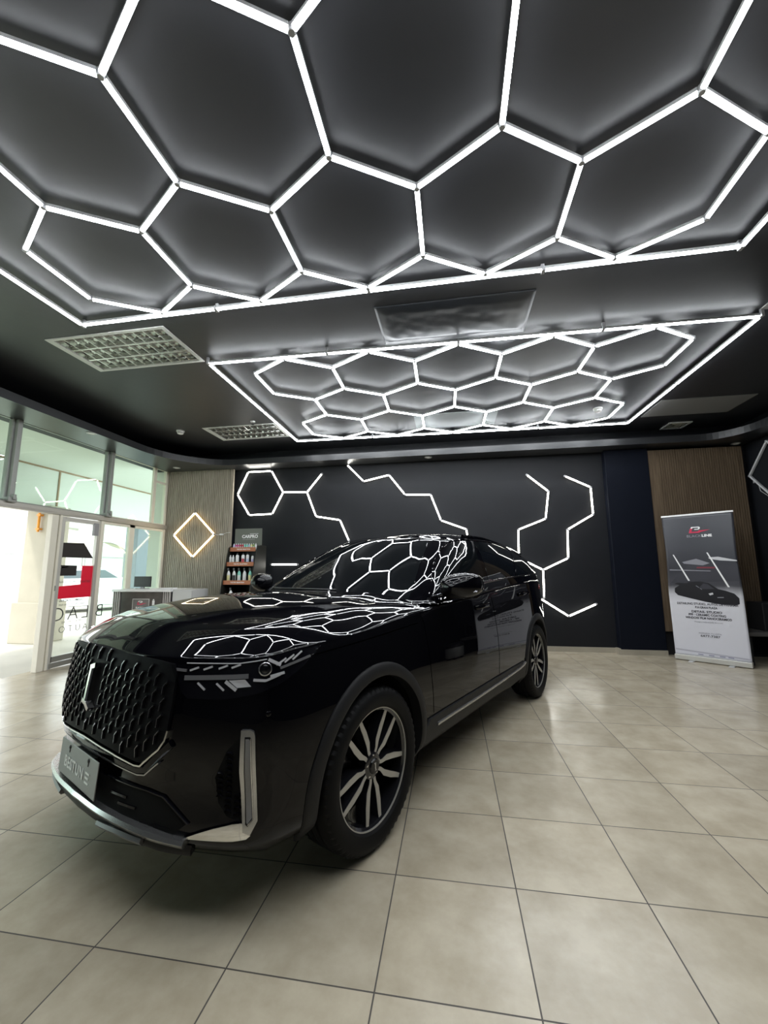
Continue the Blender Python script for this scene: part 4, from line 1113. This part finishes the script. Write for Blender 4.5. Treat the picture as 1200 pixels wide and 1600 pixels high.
# ------------------------------------------------------------------ recessed fluorescent fittings (switched off)
M_LOUV = mat('bright louvre aluminium', (.75, .75, .73), .18, .85); M_FRAME = mat('white enamel frame', (.72, .73, .72), .4)
def luminaire(x0, x1, y0, y1, label):
    w, d = x1 - x0, y1 - y0; root = empty('recessed_ceiling_light', ((x0 + x1) / 2, (y0 + y1) / 2, HC_)); tag(root, label, 'ceiling light')
    X, Y = w / 2, d / 2
    f = MB().box(-X - .012, X + .012, -Y - .012, -Y + .018, -.008, .004).box(-X - .012, X + .012, Y - .018, Y + .012, -.008, .004).box(-X - .012, -X + .055, -Y + .018, Y - .018, -.008, .004).box(X - .03, X + .012, -Y + .018, Y - .018, -.008, .004)
    f.build('frame', M_FRAME, root)
    MB().box(-X, X, -Y, Y, .11, .115).box(-X, -X + .004, -Y, Y, 0, .11).box(X - .004, X, -Y, Y, 0, .11).box(-X, X, -Y, -Y + .004, 0, .11).box(-X, X, Y - .004, Y, 0, .11).build('housing', M_FRAME, root)
    tw = (d - .04) / 3; xa, xb = -X + .05, X - .025; n = 11; cw = (xb - xa) / n
    for r in range(3):
        yc = -Y + .02 + tw * (r + .5); h = tw / 2 - .008
        mb = MB(); prof = [(-h, 0), (-h * .94, .03), (-h * .72, .065), (-h * .35, .088), (0, .094), (h * .35, .088), (h * .72, .065), (h * .94, .03), (h, 0)]
        vs = [(x, yc + a, b) for x in (xa, xb) for a, b in prof]; m = len(prof)
        mb.add(vs, [(i, i + 1, m + i + 1, m + i) for i in range(m - 1)]).build('reflector', mat('mirror reflector', (.60, .60, .58), .05, 1.0), root, True)
        MB().lathe([(.013, xa), (.013, xb)], 10, (0, yc, .055), 'x').build('lamp_tube', M_WHITE, root, math.radians(40))
        mb = MB()
        for k in range(n + 1):
            x = xa + cw * k; mb.prism([(x - .004, 0), (x + .004, 0), (x + .001, .05), (x - .001, .05)], yc - h, yc + h, 'y')
        mb.box(xa, xb, yc - h - .006, yc - h + .002, -.002, .03).box(xa, xb, yc + h - .002, yc + h + .006, -.002, .03)
        mb.build('louvre', M_LOUV, root)
    return root
luminaire(*LUM[0], 'recessed louvred ceiling light, switched off, between the two hexagon grids')
luminaire(*LUM[1], 'recessed louvred ceiling light, switched off, beside the far hexagon grid towards the timber wall')

# ------------------------------------------------------------------ ceiling odds and ends
def wrinkled():
    from mathutils import noise
    x0, x1, y0, y1 = -.60, .755, 3.185, 3.79; nx, ny = 54, 26; vs = []; fs = []
    for j in range(ny + 1):
        for i in range(nx + 1):
            u, v = i / nx, j / ny; x, y = x0 + (x1 - x0) * u, y0 + (y1 - y0) * v
            e = min(u, 1 - u) * 1.35; g = min(v, 1 - v) * .6; fall = smooth01(min(e, g) / .10)
            h = .007 * noise.noise(Vector((x * 3, y * 4, 3))) + .0045 * noise.noise(Vector((x * 14, y * 12, 8)))
            vs.append((x, y, HC_ - .006 - fall * (.016 + h)))
    for j in range(ny):
        for i in range(nx): a = j * (nx + 1) + i; fs.append((a, a + nx + 1, a + nx + 2, a + 1))
    o = mesh_obj('ceiling_patch', vs, fs, mat('wrinkled black vinyl', (.022, .026, .033), .34, spec=.6), None, True)
    m = o.modifiers.new('t', 'SOLIDIFY'); m.thickness = .004
    tag(o, 'wrinkled glossy black vinyl sheet over a ceiling opening between the hexagon grids', 'ceiling panel')
wrinkled()
def cpanel(x0, x1, y0, y1, m, label, t=.008):
    o = MB().box(x0, x1, y0, y1, HC_ - t, HC_ - .0005, bev=.002).build('ceiling_panel', m); tag(o, label, 'ceiling panel'); return o
cpanel(-.49, .73, 5.72, 6.30, mat('pale grey panel', (.30, .33, .34), .5), 'pale grey ceiling panel behind the far side of the rear hexagon grid')
cpanel(2.89, 4.05, 5.79, 6.405, mat('grey panel', (.20, .20, .20), .5), 'dull grey ceiling panel right of the rear hexagon grid')
cpanel(2.765, 3.95, 3.19, 3.80, mat('light panel', (.42, .42, .41), .5), 'light grey ceiling panel at the right edge of the picture')
vg = empty('air_vent', (3.615, 6.91, HC_)); tag(vg, 'small square white air vent in the ceiling above the banner', 'vent')
MB().box(-.165, .165, -.155, -.12, -.012, -.001).box(-.165, .165, .12, .155, -.012, -.001).box(-.165, -.13, -.12, .12, -.012, -.001).box(.13, .165, -.12, .12, -.012, -.001).build('frame', M_WHITE, vg)
MB().box(-.13, .13, -.12, .12, -.004, -.001).build('backing', M_GREY, vg)
for k in range(3):
    a = .10 - .035 * k
    MB().box(-a, a, -a * .92, -a * .92 + .012, -.011, -.004).box(-a, a, a * .92 - .012, a * .92, -.011, -.004).box(-a, -a + .012, -a * .92, a * .92, -.011, -.004).box(a - .012, a, -a * .92, a * .92, -.011, -.004).build('vent_ring', mat('beige vent', (.55, .52, .44), .5), vg)
def detector(x, y, label):
    r = empty('smoke_detector', (x, y, HC_)); tag(r, label, 'smoke detector')
    MB().lathe([(.062, -.001), (.062, -.018), (.056, -.024)], 24).build('base', M_WHITE, r, math.radians(40))
    MB().lathe([(.046, -.024), (.050, -.034), (.044, -.052), (.025, -.060), (.004, -.061)], 24).build('sensor_head', M_WHITE, r, math.radians(40))
    MB().lathe([(.047, -.030), (.047, -.036)], 24).build('slot_band', M_GREY, r)
detector(-4.29, 5.72, 'round white smoke detector on the ceiling near the shopfront glass')
detector(2.13, 5.94, 'round white smoke detector inside the rear hexagon grid')
sp_ = empty('ceiling_sprinkler', (-2.94, 5.545, HC_)); tag(sp_, 'small white sprinkler head beside the far louvred ceiling light', 'sprinkler')
MB().lathe([(.038, .001), (.036, -.008), (.012, -.012)], 20).build('escutcheon', M_WHITE, sp_)
MB().lathe([(.008, -.010), (.008, -.045), (.022, -.048), (.022, -.052)], 14).build('deflector', M_CHROME, sp_)
for x, y, lab in ((-4.95, 4.75, 'small round downlight in the soffit above the shopfront glass'), (-5.05, 6.70, 'small round downlight in the soffit above the timber wall'), (-.34, 6.85, 'small round downlight in the soffit above the car roof'), (4.46, 6.96, 'small round downlight in the soffit above the banner')):
    r = empty('downlight', (x, y, 3.24)); tag(r, lab, 'downlight', 'downlights in the soffit')
    MB().lathe([(.062, -.0005), (.062, -.006), (.046, -.010), (.044, -.004)], 24).build('trim_ring', M_HOUSE, r, math.radians(40))
    MB().lathe([(.043, -.004), (.020, -.0045)], 20).build('lens', M_WHITE, r)
# ------------------------------------------------------------------ reception desk
def quad_logo(parent, mtx, s, wm, rm, name='logo'):
    """white angular top over a red swoosh base"""
    def P(poly): return [(x * s, y * s) for x, y in poly]
    a = MB().prism(P([(-.30, .16), (-.24, .30), (.30, .30), (.38, .24), (.36, .12), (.26, .04), (-.05, .04), (-.02, .11), (.22, .11), (.25, .16), (.24, .21), (.18, .22), (-.14, .22), (-.18, .16)]), 0, .0012)
    b = MB().prism(P([(-.34, .16), (-.46, -.24), (.26, -.24), (.42, -.16), (.78, -.08), (1.05, .0), (.60, -.02), (.38, -.04), (.30, .0), (.20, -.12), (-.26, -.12), (-.20, .08), (-.18, .16)]), 0, .0012)
    oa = a.build(name, wm, parent); ob = b.build(name, rm, parent); oa.matrix_local = mtx; ob.matrix_local = mtx
    oa['label'] = 'white upper half of the logo'; ob['label'] = 'red lower half of the logo'
M_LOGOW = mat('printed white', (.8, .8, .8), .5); M_LOGOR = mat('printed crimson', (.55, .015, .07), .5)
M_STONE = mat('glossy taupe stone', (.060, .050, .043), .35, spec=.25, var=.35, vscale=6)
desk = empty('reception_desk', (-4.92, 6.15, 0)); tag(desk, 'reception desk with taupe stone front, striped ends and white top beside the glass', 'desk')
MB().box(-.50, .50, -.22, .25, 0, .985).build('carcass', M_DARK, desk)
MB().box(-.36, .37, -.25, -.22, .02, .985).build('stone_front', M_STONE, desk)
MB().box(-.53, .53, -.27, .30, .985, 1.022, bev=.004).build('worktop', M_WHITE, desk)
for k in range(4):
    for x in (-.515 + .036 * k, .385 + .036 * k): MB().box(x, x + .013, -.252, -.222, 0, .985).build('slat', mat('pale slat', (.45, .42, .40), .4), desk)
sg = MB().box(-.150, .150, -.255, -.250, .70, .875).build('sign', mat('white sign edge', (.6, .58, .56), .4), desk)
MB().box(-.140, .140, -.257, -.2551, .708, .867).build('sign_face', mat('taupe sign', (.10, .085, .08), .3), sg)
fm = frame_mat((-.01, -.2575, .808), (1, 0, 0), (0, 0, 1))
quad_logo(sg, fm, .115, M_LOGOW, M_LOGOR)
text_mesh('sign_lettering', 'BLACKLINE', .034, M_LOGOW, sg, 'CENTER', frame_mat((.005, -.258, .738), (1, 0, 0), (0, 0, 1)), bold=.0008)
it = empty('desk_tag', (0, 0, 0)); bpy.data.objects.remove(it)
MB().box(.205, .245, -.256, -.2505, .775, .85).box(.198, .252, -.256, -.2505, .765, .774).box(.215, .235, -.256, -.2505, .855, .87).build('sticker', M_LOGOW, desk)
mon = empty('monitor', (-5.14, 6.17, 1.022)); tag(mon, 'small dark monitor standing on the reception desk', 'monitor')
MB().box(-.155, .155, -.012, .012, .03, .205, bev=.004).build('screen', M_DARK, mon); MB().box(-.03, .03, -.01, .02, 0, .06).box(-.09, .09, -.05, .06, 0, .008).build('stand', M_GREY, mon)
tr = MB().box(-.12, .12, -.06, .06, 0, .022, bev=.003).build('card_tray', M_WHITE, loc=(-4.56, 6.05, 1.022)); tag(tr, 'flat white tray on the right end of the reception desk', 'tray')
cb = empty('side_cabinet', (-4.215, 6.15, 0)); tag(cb, 'plain pale grey cabinet standing right of the reception desk', 'cabinet')
MB().box(-.170, .170, -.22, .20, .06, 1.02, bev=.004).build('body', mat('pale grey laminate', (.50, .50, .49), .4), cb); MB().box(-.155, .155, -.20, .19, 0, .06).build('plinth', M_DARK, cb)
MB().box(-.165, .165, -.235, -.221, .08, 1.0, bev=.002).build('door', mat('pale grey laminate', (.50, .50, .49), .4), cb)

# ------------------------------------------------------------------ bottle display
M_OLIVE = mat('grey green display board', (.115, .125, .105), .5); M_TERRA = mat('terracotta shelf edge', (.36, .125, .050), .45)
TIERS = [(1.665, 6.42, -3.715, -3.255), (1.415, 6.34, -3.745, -3.235), (1.115, 6.26, -3.735, -3.235), (.82, 6.18, -3.72, -3.23), (.50, 6.12, -3.72, -3.23)]
dsp = empty('bottle_display_stand', (-3.47, 6.45, 0)); tag(dsp, 'dark tiered display stand with terracotta shelf edges and a grey green header', 'display stand')
dx, dyv = -3.47, 6.45
pts2 = [(6.09 - dyv, 0), (6.10 - dyv, .50), (6.20 - dyv, 1.05), (6.38 - dyv, 1.70), (6.50 - dyv, 1.74), (6.72 - dyv, 1.74), (6.72 - dyv, 0)]
for x in (-.262, .250): MB().prism(pts2, x, x + .012, 'x').build('side_panel', mat('olive black board', (.014, .014, .011), .5), dsp)
MB().box(-.25, .25, 6.70 - dyv, 6.72 - dyv, 0, 1.74).build('back_panel', M_DARK, dsp)
hd = MB().box(-.235, .262, 6.53 - dyv, 6.545 - dyv, 1.735, 2.035, bev=.003).build('header', M_OLIVE, dsp)
text_mesh('header_lettering', 'CARPRO', .075, M_LOGOW, hd, 'CENTER', frame_mat((.045, 6.529 - dyv, 1.895), (1, 0, 0), (0, 0, 1)), bold=.0022)
text_mesh('header_lettering', 'CAR CARE PRODUCTS', .022, mat('printed grey', (.35, .35, .33), .5), hd, 'CENTER', frame_mat((.02, 6.529 - dyv, 1.845), (1, 0, 0), (0, 0, 1)))
MB().box(.04, .20, 6.5285 - dyv, 6.5295 - dyv, 1.94, 1.946).build('header_rule', M_LOGOW, hd)
for z, y, x0, x1 in TIERS:
    sh = MB().box(-.25, .25, y - dyv, 6.70 - dyv, z - .012, z).build('shelf', M_DARK, dsp)
    lipo = MB().box(x0 - dx, x1 - dx, y - dyv - .012, y - dyv, z - .030, z + .040, bev=.002).build('shelf_edge', M_TERRA, sh)
    text_mesh('edge_lettering', 'THE PRO SELECTION', .026, M_LOGOW, lipo, 'CENTER', frame_mat((-.0, y - dyv - .0128, z + .005), (1, 0, 0), (0, 0, 1)), bold=.0006)
def bottle(kind, x, y, z, body, cap, lab, h, r, label, group):
    b = empty('bottle', (x, y, z + .0015)); tag(b, label, 'bottle', group)
    if kind == 'spray':
        MB().lathe([(r * .9, 0), (r, .008), (r, h * .55), (r * .85, h * .66), (r * .38, h * .76), (r * .36, h * .80)], 14).build('body', body, b, math.radians(40))
        MB().lathe([(r * .42, h * .79), (r * .42, h * .86)], 10).box(-r * .75, r * .25, -r * .28, r * .28, h * .86, h * .97).box(-r * .72, -r * .5, -r * .1, r * .1, h * .74, h * .86).build('trigger', cap, b)
    else:
        MB().lathe([(r * .9, 0), (r, .006), (r, h * .74), (r * .8, h * .82), (r * .4, h * .86)], 14).build('body', body, b, math.radians(40))
        MB().lathe([(r * .45, h * .84), (r * .45, h), (r * .35, h * 1.01)], 12).build('cap', cap, b, math.radians(40))
    a = [(r * 1.012 * math.sin(t), -r * 1.012 * math.cos(t)) for t in [math.radians(d) for d in range(-70, 71, 20)]]
    vs = [(p[0], p[1], zz) for zz in (h * .12, h * .5) for p in a]; n = len(a)
    mesh_obj('label_band', vs, [(i, i + 1, n + i + 1, n + i) for i in range(n - 1)], lab, b, True)
    return b
C_ = lambda n, c: mat('bottle ' + n, c, .3)
WHT, BLK, RED_, MNT, YEL, BLU, PNK, GRN, LIL = C_('white', (.62, .63, .62)), C_('black', (.02, .02, .022)), C_('red', (.40, .03, .05)), C_('mint', (.20, .55, .45)), C_('yellow', (.62, .58, .28)), C_('blue', (.38, .46, .60)), C_('pink', (.45, .06, .20)), C_('green', (.15, .25, .06)), C_('lilac', (.45, .40, .65))
z, y, x0, x1 = TIERS[0]
top = [('plum', LIL), ('pink', PNK), ('magenta', PNK), ('crimson', RED_), ('dark red', RED_), ('teal', MNT), ('green', MNT), ('pale blue', BLU), ('cream', YEL), ('olive', GRN), ('white', WHT)]
for k, (nm, m) in enumerate(top):
    bottle('plain', x0 + .035 + k * .040, y + .05, z, m, WHT, WHT, .105, .0165, 'small %s bottle, number %s from the left on the top shelf of the display' % (nm, ['one', 'two', 'three', 'four', 'five', 'six', 'seven', 'eight', 'nine', 'ten', 'eleven'][k]), 'small bottles on the top shelf')
z, y, x0, x1 = TIERS[1]
for x, m, l, h, r, d in ((.054, WHT, WHT, .155, .022, 'short white bottle at the left end of the second shelf'), (.105, WHT, WHT, .155, .022, 'short white bottle second from left on the second shelf'), (.180, WHT, WHT, .19, .028, 'wide white bottle with grey cap in the middle left of the second shelf'), (.285, WHT, RED_, .19, .028, 'white bottle with a red label on the second shelf'), (.365, WHT, BLU, .19, .025, 'white bottle with a pale blue label on the second shelf'), (.455, WHT, LIL, .165, .021, 'white bottle with a lilac label at the right end of the second shelf')):
    bottle('plain', x0 + x, y + .05, z, m, BLK if h > .16 else WHT, l, h, r, d, 'bottles on the second shelf')
z, y, x0, x1 = TIERS[2]
for x, m, l, d in ((.065, WHT, YEL, 'spray bottle with a yellow label at the left end of the third shelf'), (.165, WHT, BLK, 'spray bottle with a black band second from left on the third shelf'), (.255, MNT, WHT, 'mint green spray bottle in the middle of the third shelf'), (.350, WHT, WHT, 'white spray bottle with black trigger on the third shelf'), (.450, MNT, YEL, 'pale green and yellow spray bottle at the right end of the third shelf')):
    bottle('spray', x0 + x, y + .06, z, m, BLK, l, .245, .029, d, 'spray bottles on the third shelf')
z, y, x0, x1 = TIERS[3]
for x, k, h, d in ((.06, 'plain', .12, 'low white bottle at the left end of the fourth shelf just above the bonnet'), (.15, 'spray', .22, 'white spray bottle rising above the bonnet on the fourth shelf'), (.25, 'plain', .13, 'low white bottle in the middle of the fourth shelf'), (.34, 'plain', .13, 'low white bottle fourth from left on the fourth shelf'), (.44, 'plain', .14, 'low white bottle at the right end of the fourth shelf')):
    bottle(k, x0 + x, y + .06, z, WHT, BLK if k == 'spray' else WHT, WHT, h, .030, d, 'bottles on the fourth shelf')

# ------------------------------------------------------------------ roll-up banner
ang = math.atan2(6.235 - 6.771, 3.858 - 3.196)
bn = empty('roll_up_banner', ((3.196 + 3.858) / 2, (6.771 + 6.235) / 2, 0), ang); tag(bn, 'roll-up banner stand printed with a dark sports car over white, by the slatted wall', 'banner')
W2 = .425
MB().box(-W2, W2, -.045, .045, .008, .075, bev=.006).build('base', mat('pale aluminium', (.55, .54, .50), .4, .3), bn)
for x in (-.22, .22): MB().box(x - .03, x + .03, -.14, .12, 0, .008, bev=.002).build('foot', M_HOUSE, bn)
MB().box(-W2, W2, -.012, .012, 2.070, 2.095, bev=.003).build('top_rail', M_WHITE, bn)
MB().lathe([(.010, .07), (.010, 2.08)], 10, (0, .04, 0)).build('pole', M_ALU, bn)
def banner_mat():
    m = bpy.data.materials.new('banner print'); N, L = nodes(m); b = N['Principled BSDF']
    tc = N.new('ShaderNodeTexCoord'); s = N.new('ShaderNodeSeparateXYZ'); L.new(tc.outputs['Object'], s.inputs[0])
    r = N.new('ShaderNodeValToRGB'); e = r.color_ramp.elements
    mp = N.new('ShaderNodeMath'); mp.operation = 'MULTIPLY_ADD'; mp.inputs[1].default_value = .5; mp.inputs[2].default_value = -.035; L.new(s.outputs['Z'], mp.inputs[0])
    e[0].position = 0; e[0].color = (.60, .60, .66, 1); e[1].position = 1; e[1].color = (.040, .041, .052, 1)
    for p, c in ((.40, (.62, .62, .66)), (.455, (.50, .50, .53)), (.52, (.06, .06, .07)), (.62, (.030, .031, .039)), (.80, (.046, .047, .058))):
        q = e.new(p); q.color = (*c, 1)
    n = N.new('ShaderNodeTexNoise'); n.inputs['Scale'].default_value = 1.6; n.inputs['Detail'].default_value = 3; mpp = N.new('ShaderNodeMapping'); mpp.inputs['Scale'].default_value = (3, 1, .6); L.new(tc.outputs['Object'], mpp.inputs[0]); L.new(mpp.outputs[0], n.inputs['Vector'])
    ad = N.new('ShaderNodeMath'); ad.operation = 'MULTIPLY_ADD'; ad.inputs[1].default_value = .05; L.new(n.outputs['Fac'], ad.inputs[0]); L.new(mp.outputs[0], ad.inputs[2])
    L.new(ad.outputs[0], r.inputs['Fac']); L.new(r.outputs['Color'], b.inputs['Base Color']); b.inputs['Roughness'].default_value = .32
    return m
def sheet_y(x, z):
    t = (z - .075) / 2.0
    return -.006 + .010 * math.sin(x * 9 + z * 1.3) * math.sin(PI * t) * .5 - .02 * math.sin(PI * t) * (x / W2) ** 2
nx, nz = 28, 60; vs = []; fs = []
for j in range(nz + 1):
    for i in range(nx + 1):
        z = .07 + 2.005 * j / nz; wv = W2 * (1 - .035 * math.sin(PI * min(1, max(0, (z - .9) / 1.2))) ** 2) - .004; x = -wv + 2 * wv * i / nx
        vs.append((x, sheet_y(x, z), z))
for j in range(nz):
    for i in range(nx): a = j * (nx + 1) + i; fs.append((a, a + 1, a + nx + 2, a + nx + 1))
sheet = mesh_obj('printed_sheet', vs, fs, banner_mat(), bn, True)
m = sheet.modifiers.new('t', 'SOLIDIFY'); m.thickness = .0015; m.offset = -1
def bent(mb):
    """lays flat print (x, z) onto the sheet"""
    out = []
    for x, yy, z in mb.v: out.append((x, sheet_y(x, z) - .0006 - yy * .0, z))
    mb.v = out; return mb
def pprint(name, poly, m, off=.0006, par=sheet):
    bm = bmesh.new(); bm.faces.new([bm.verts.new((a, 0, b)) for a, b in poly]); bmesh.ops.triangulate(bm, faces=bm.faces[:])
    for ax, stp in ((0, .05), (2, .06)):
        lo = min(v.co[ax] for v in bm.verts); hi = max(v.co[ax] for v in bm.verts); n = int((hi - lo) / stp)
        for k in range(1, n + 1):
            c = Vector((0, 0, 0)); c[ax] = lo + (hi - lo) * k / (n + 1); no = Vector((0, 0, 0)); no[ax] = 1
            bmesh.ops.bisect_plane(bm, geom=bm.verts[:] + bm.edges[:] + bm.faces[:], dist=1e-6, plane_co=c, plane_no=no)
    for v in bm.verts: v.co.y = sheet_y(v.co.x, v.co.z) - off
    for f in bm.faces:
        f.normal_update()
        if f.normal.y > 0: f.normal_flip()
    me = bpy.data.meshes.new(name); bm.to_mesh(me); bm.free(); me.materials.append(m); o = bpy.data.objects.new(name, me); return link(o, par)
PK = mat('printed black', (.012, .012, .015), .35); PG = mat('printed mid grey', (.24, .24, .27), .4); PL = mat('printed pale grey', (.52, .52, .54), .4); PD = mat('printed dark grey', (.035, .035, .045), .4)
# printed studio scene: ceiling lines, rear car, front sports car
pprint('print_shape', [(-.33, 1.160), (-.10, 1.410), (.16, 1.330), (.40, 1.370), (.40, 1.130), (-.38, 1.090)], PD, .0008)
pprint('print_shape', [(-.22, 1.395), (-.05, 1.440), (.10, 1.375), (.02, 1.345), (-.20, 1.372)], PG, .0012)
pprint('print_shape', [(.09, 1.455), (.20, 1.462), (.40, 1.410), (.40, 1.395), (.22, 1.410), (.10, 1.435)], PL, .0012)
pprint('print_shape', [(-.38, 1.290), (.10, 1.270), (.10, 1.260), (-.38, 1.275)], PG, .0012)
pprint('print_shape', [(-.05, 1.325), (.16, 1.322), (.15, 1.300), (-.06, 1.302)], mat('printed dull red', (.16, .02, .035), .5), .0012)
pprint('print_streak', [(-.325, 1.505), (-.310, 1.505), (-.150, 1.125), (-.172, 1.125)], M_LOGOW, .0018); pprint('print_streak', [(.075, 1.525), (.092, 1.525), (.290, 1.045), (.268, 1.045)], M_LOGOW, .0018)
pprint('print_car', [(-.34, 1.015), (-.345, 0.960), (-.31, 0.915), (-.18, 0.880), (.0, 0.835), (.18, 0.805), (.335, 0.805), (.372, 0.825), (.375, 0.900), (.33, 0.960), (.24, 0.995), (.16, 1.015), (.06, 1.095), (-.03, 1.118), (-.14, 1.112), (-.20, 1.090), (-.30, 1.095), (-.34, 1.080), (-.28, 1.060)], PK, .0020)
pprint('print_glass', [(-.06, 1.025), (.0, 1.090), (.05, 1.080), (.12, 1.015), (.0, 1.010)], PD, .0026)
pprint('print_lamp', [(.045, 0.950), (.095, 0.965), (.10, 0.940), (.06, 0.925)], PL, .0026); pprint('print_lamp', [(.14, 0.905), (.21, 0.910), (.21, 0.898), (.14, 0.895)], PG, .0026)
pprint('print_line', [(-.09, 1.055), (-.085, 1.060), (-.02, 1.005), (-.026, 1.002)], PG, .0026)
def btext(body, x, z, size, m, bold=0.0, wide=1.38):
    o = text_mesh('banner_lettering', body, size, m, sheet, 'CENTER', None, .0003, bold)
    for v in o.data.vertices:
        px, pz = x + v.co.x * wide, z + v.co.y
        v.co = Vector((px, sheet_y(px, pz) - .0030 - v.co.z, pz))
    return o
quad_logo(sheet, frame_mat((-.025, sheet_y(0, 1.84) - .005, 1.85), (1, 0, 0), (0, 0, 1)), .165, M_LOGOW, M_LOGOR)
btext('BLACK', -.045, 1.765, .048, PG, .0002, 1.2); btext('LINE', .103, 1.765, .048, M_LOGOW, .0022, 1.2)
btext('DETAILING STUDIO, AUTOS DE PANAMÁ', .01, .800, .043, PD, .0008, .86); btext('P.H GRAN PLAZA', .0, .752, .042, PD, .0010, .76)
btext('DETAIL STUDIO', .0, .692, .042, PD, .0012, 1.15); btext('PPF · CERAMIC COATING', .0, .648, .042, PD, .0012, .88); btext('WINDOW FILM NANOCERÁMICO', .01, .604, .042, PD, .0012, .80)
btext('Protege y realza el brillo de tu auto', .01, .552, .026, PG, 0, .85)
btext('AGENDA TU CITA', .01, .398, .026, PG, 0, 1.2); btext('6477-7387', .01, .360, .042, PD, .0004, 1.2)
pprint('print_band', [(-.41, .135), (.41, .100), (.41, .118), (-.41, .155)], mat('printed lilac grey', (.40, .40, .46), .4), .0016)
for x in (-.12, .0, .12, .21): pprint('print_icon', [(x - .03, .098), (x + .03, .096), (x + .03, .108), (x - .03, .110)], mat('printed blue grey', (.22, .22, .32), .4), .0016)

# ------------------------------------------------------------------ low bench and gear at the right
be = empty('low_bench', (4.30, 6.62, 0)); tag(be, 'low dark bench with a grey top behind the banner at the right edge', 'bench')
MB().box(-.38, .34, -.22, .28, .385, .44, bev=.005).build('bench_top', mat('grey bench top', (.10, .095, .09), .5), be)
for x in (-.35, .27): MB().box(x, x + .05, -.19, .25, 0, .385).build('leg', M_DARK, be)
bx = empty('black_speaker', (4.42, 6.66, .44)); tag(bx, 'black box speaker standing on the low bench at the right edge', 'speaker')
MB().box(-.19, .19, -.15, .17, 0, .385, bev=.012).build('cabinet', M_DARK, bx); MB().lathe([(.12, -.151), (.10, -.156), (.03, -.152)], 24, (0, 0, .17), 'y').build('cone', M_RUBBER, bx)
vc = empty('drum_vacuum', (4.33, 6.05, 0)); tag(vc, 'grey drum vacuum cleaner on the floor at the right edge beside the banner', 'vacuum cleaner')
MB().lathe([(.14, .05), (.155, .08), (.155, .30), (.145, .32)], 28).build('drum', mat('grey drum', (.20, .20, .19), .4), vc, math.radians(40)); MB().lathe([(.155, .32), (.15, .38), (.10, .42), (.02, .43)], 28).build('lid', M_DARK, vc, math.radians(40))
for k in range(4):
    a = PI / 4 + PI / 2 * k; MB().lathe([(.03, -.012), (.03, .012)], 12, (.11 * math.cos(a), .11 * math.sin(a), .03), 'y').build('caster', M_RUBBER, vc)
# ------------------------------------------------------------------ daylight
wd = bpy.data.worlds.new('overcast sky'); SC.world = wd; wd.use_nodes = True
bgn = wd.node_tree.nodes['Background']; bgn.inputs['Color'].default_value = (.92, .97, 1.0, 1); bgn.inputs['Strength'].default_value = 4.2
sl = bpy.data.lights.new('sun', 'SUN'); sl.energy = 2.0; sl.angle = math.radians(4); sl.color = (1, .96, .88)
so = bpy.data.objects.new('sun', sl); link(so); so.rotation_euler = (math.radians(35), math.radians(-20), math.radians(0))
SC.view_settings.exposure = 0.12
SC.cycles.max_bounces = 10; SC.cycles.glossy_bounces = 6; SC.cycles.transparent_max_bounces = 16
SC.cycles.sample_clamp_indirect = 8.0
SC.cycles.use_denoising = True
# ------------------------------------------------------------------ camera
cam = bpy.data.cameras.new('camera'); cam_o = bpy.data.objects.new('camera', cam); link(cam_o)
def look(yaw, pitch, roll):
    cy, sy, cp, sp, cr, sr = math.cos(yaw), math.sin(yaw), math.cos(pitch), math.sin(pitch), math.cos(roll), math.sin(roll)
    f = Vector((-sy * cp, cy * cp, sp)); r = Vector((cy, sy, 0)); u = r.cross(f)
    r2 = cr * r + sr * u; u2 = -sr * r + cr * u
    return Matrix(((r2.x, u2.x, -f.x), (r2.y, u2.y, -f.y), (r2.z, u2.z, -f.z)))
cam_o.matrix_world = Matrix.Translation((0, 0, 1.30328)) @ look(.162576, .142942, -.006333).to_4x4()
cam.sensor_fit = 'HORIZONTAL'; cam.sensor_width = 36; cam.lens = 632.706 * 36 / 1200
cam.clip_start = .03; cam.clip_end = 200
SC.camera = cam_o
SC.view_settings.view_transform = 'Standard'; SC.view_settings.look = 'None'; SC.view_settings.gamma = 1.0; SC.view_settings.use_curve_mapping = False
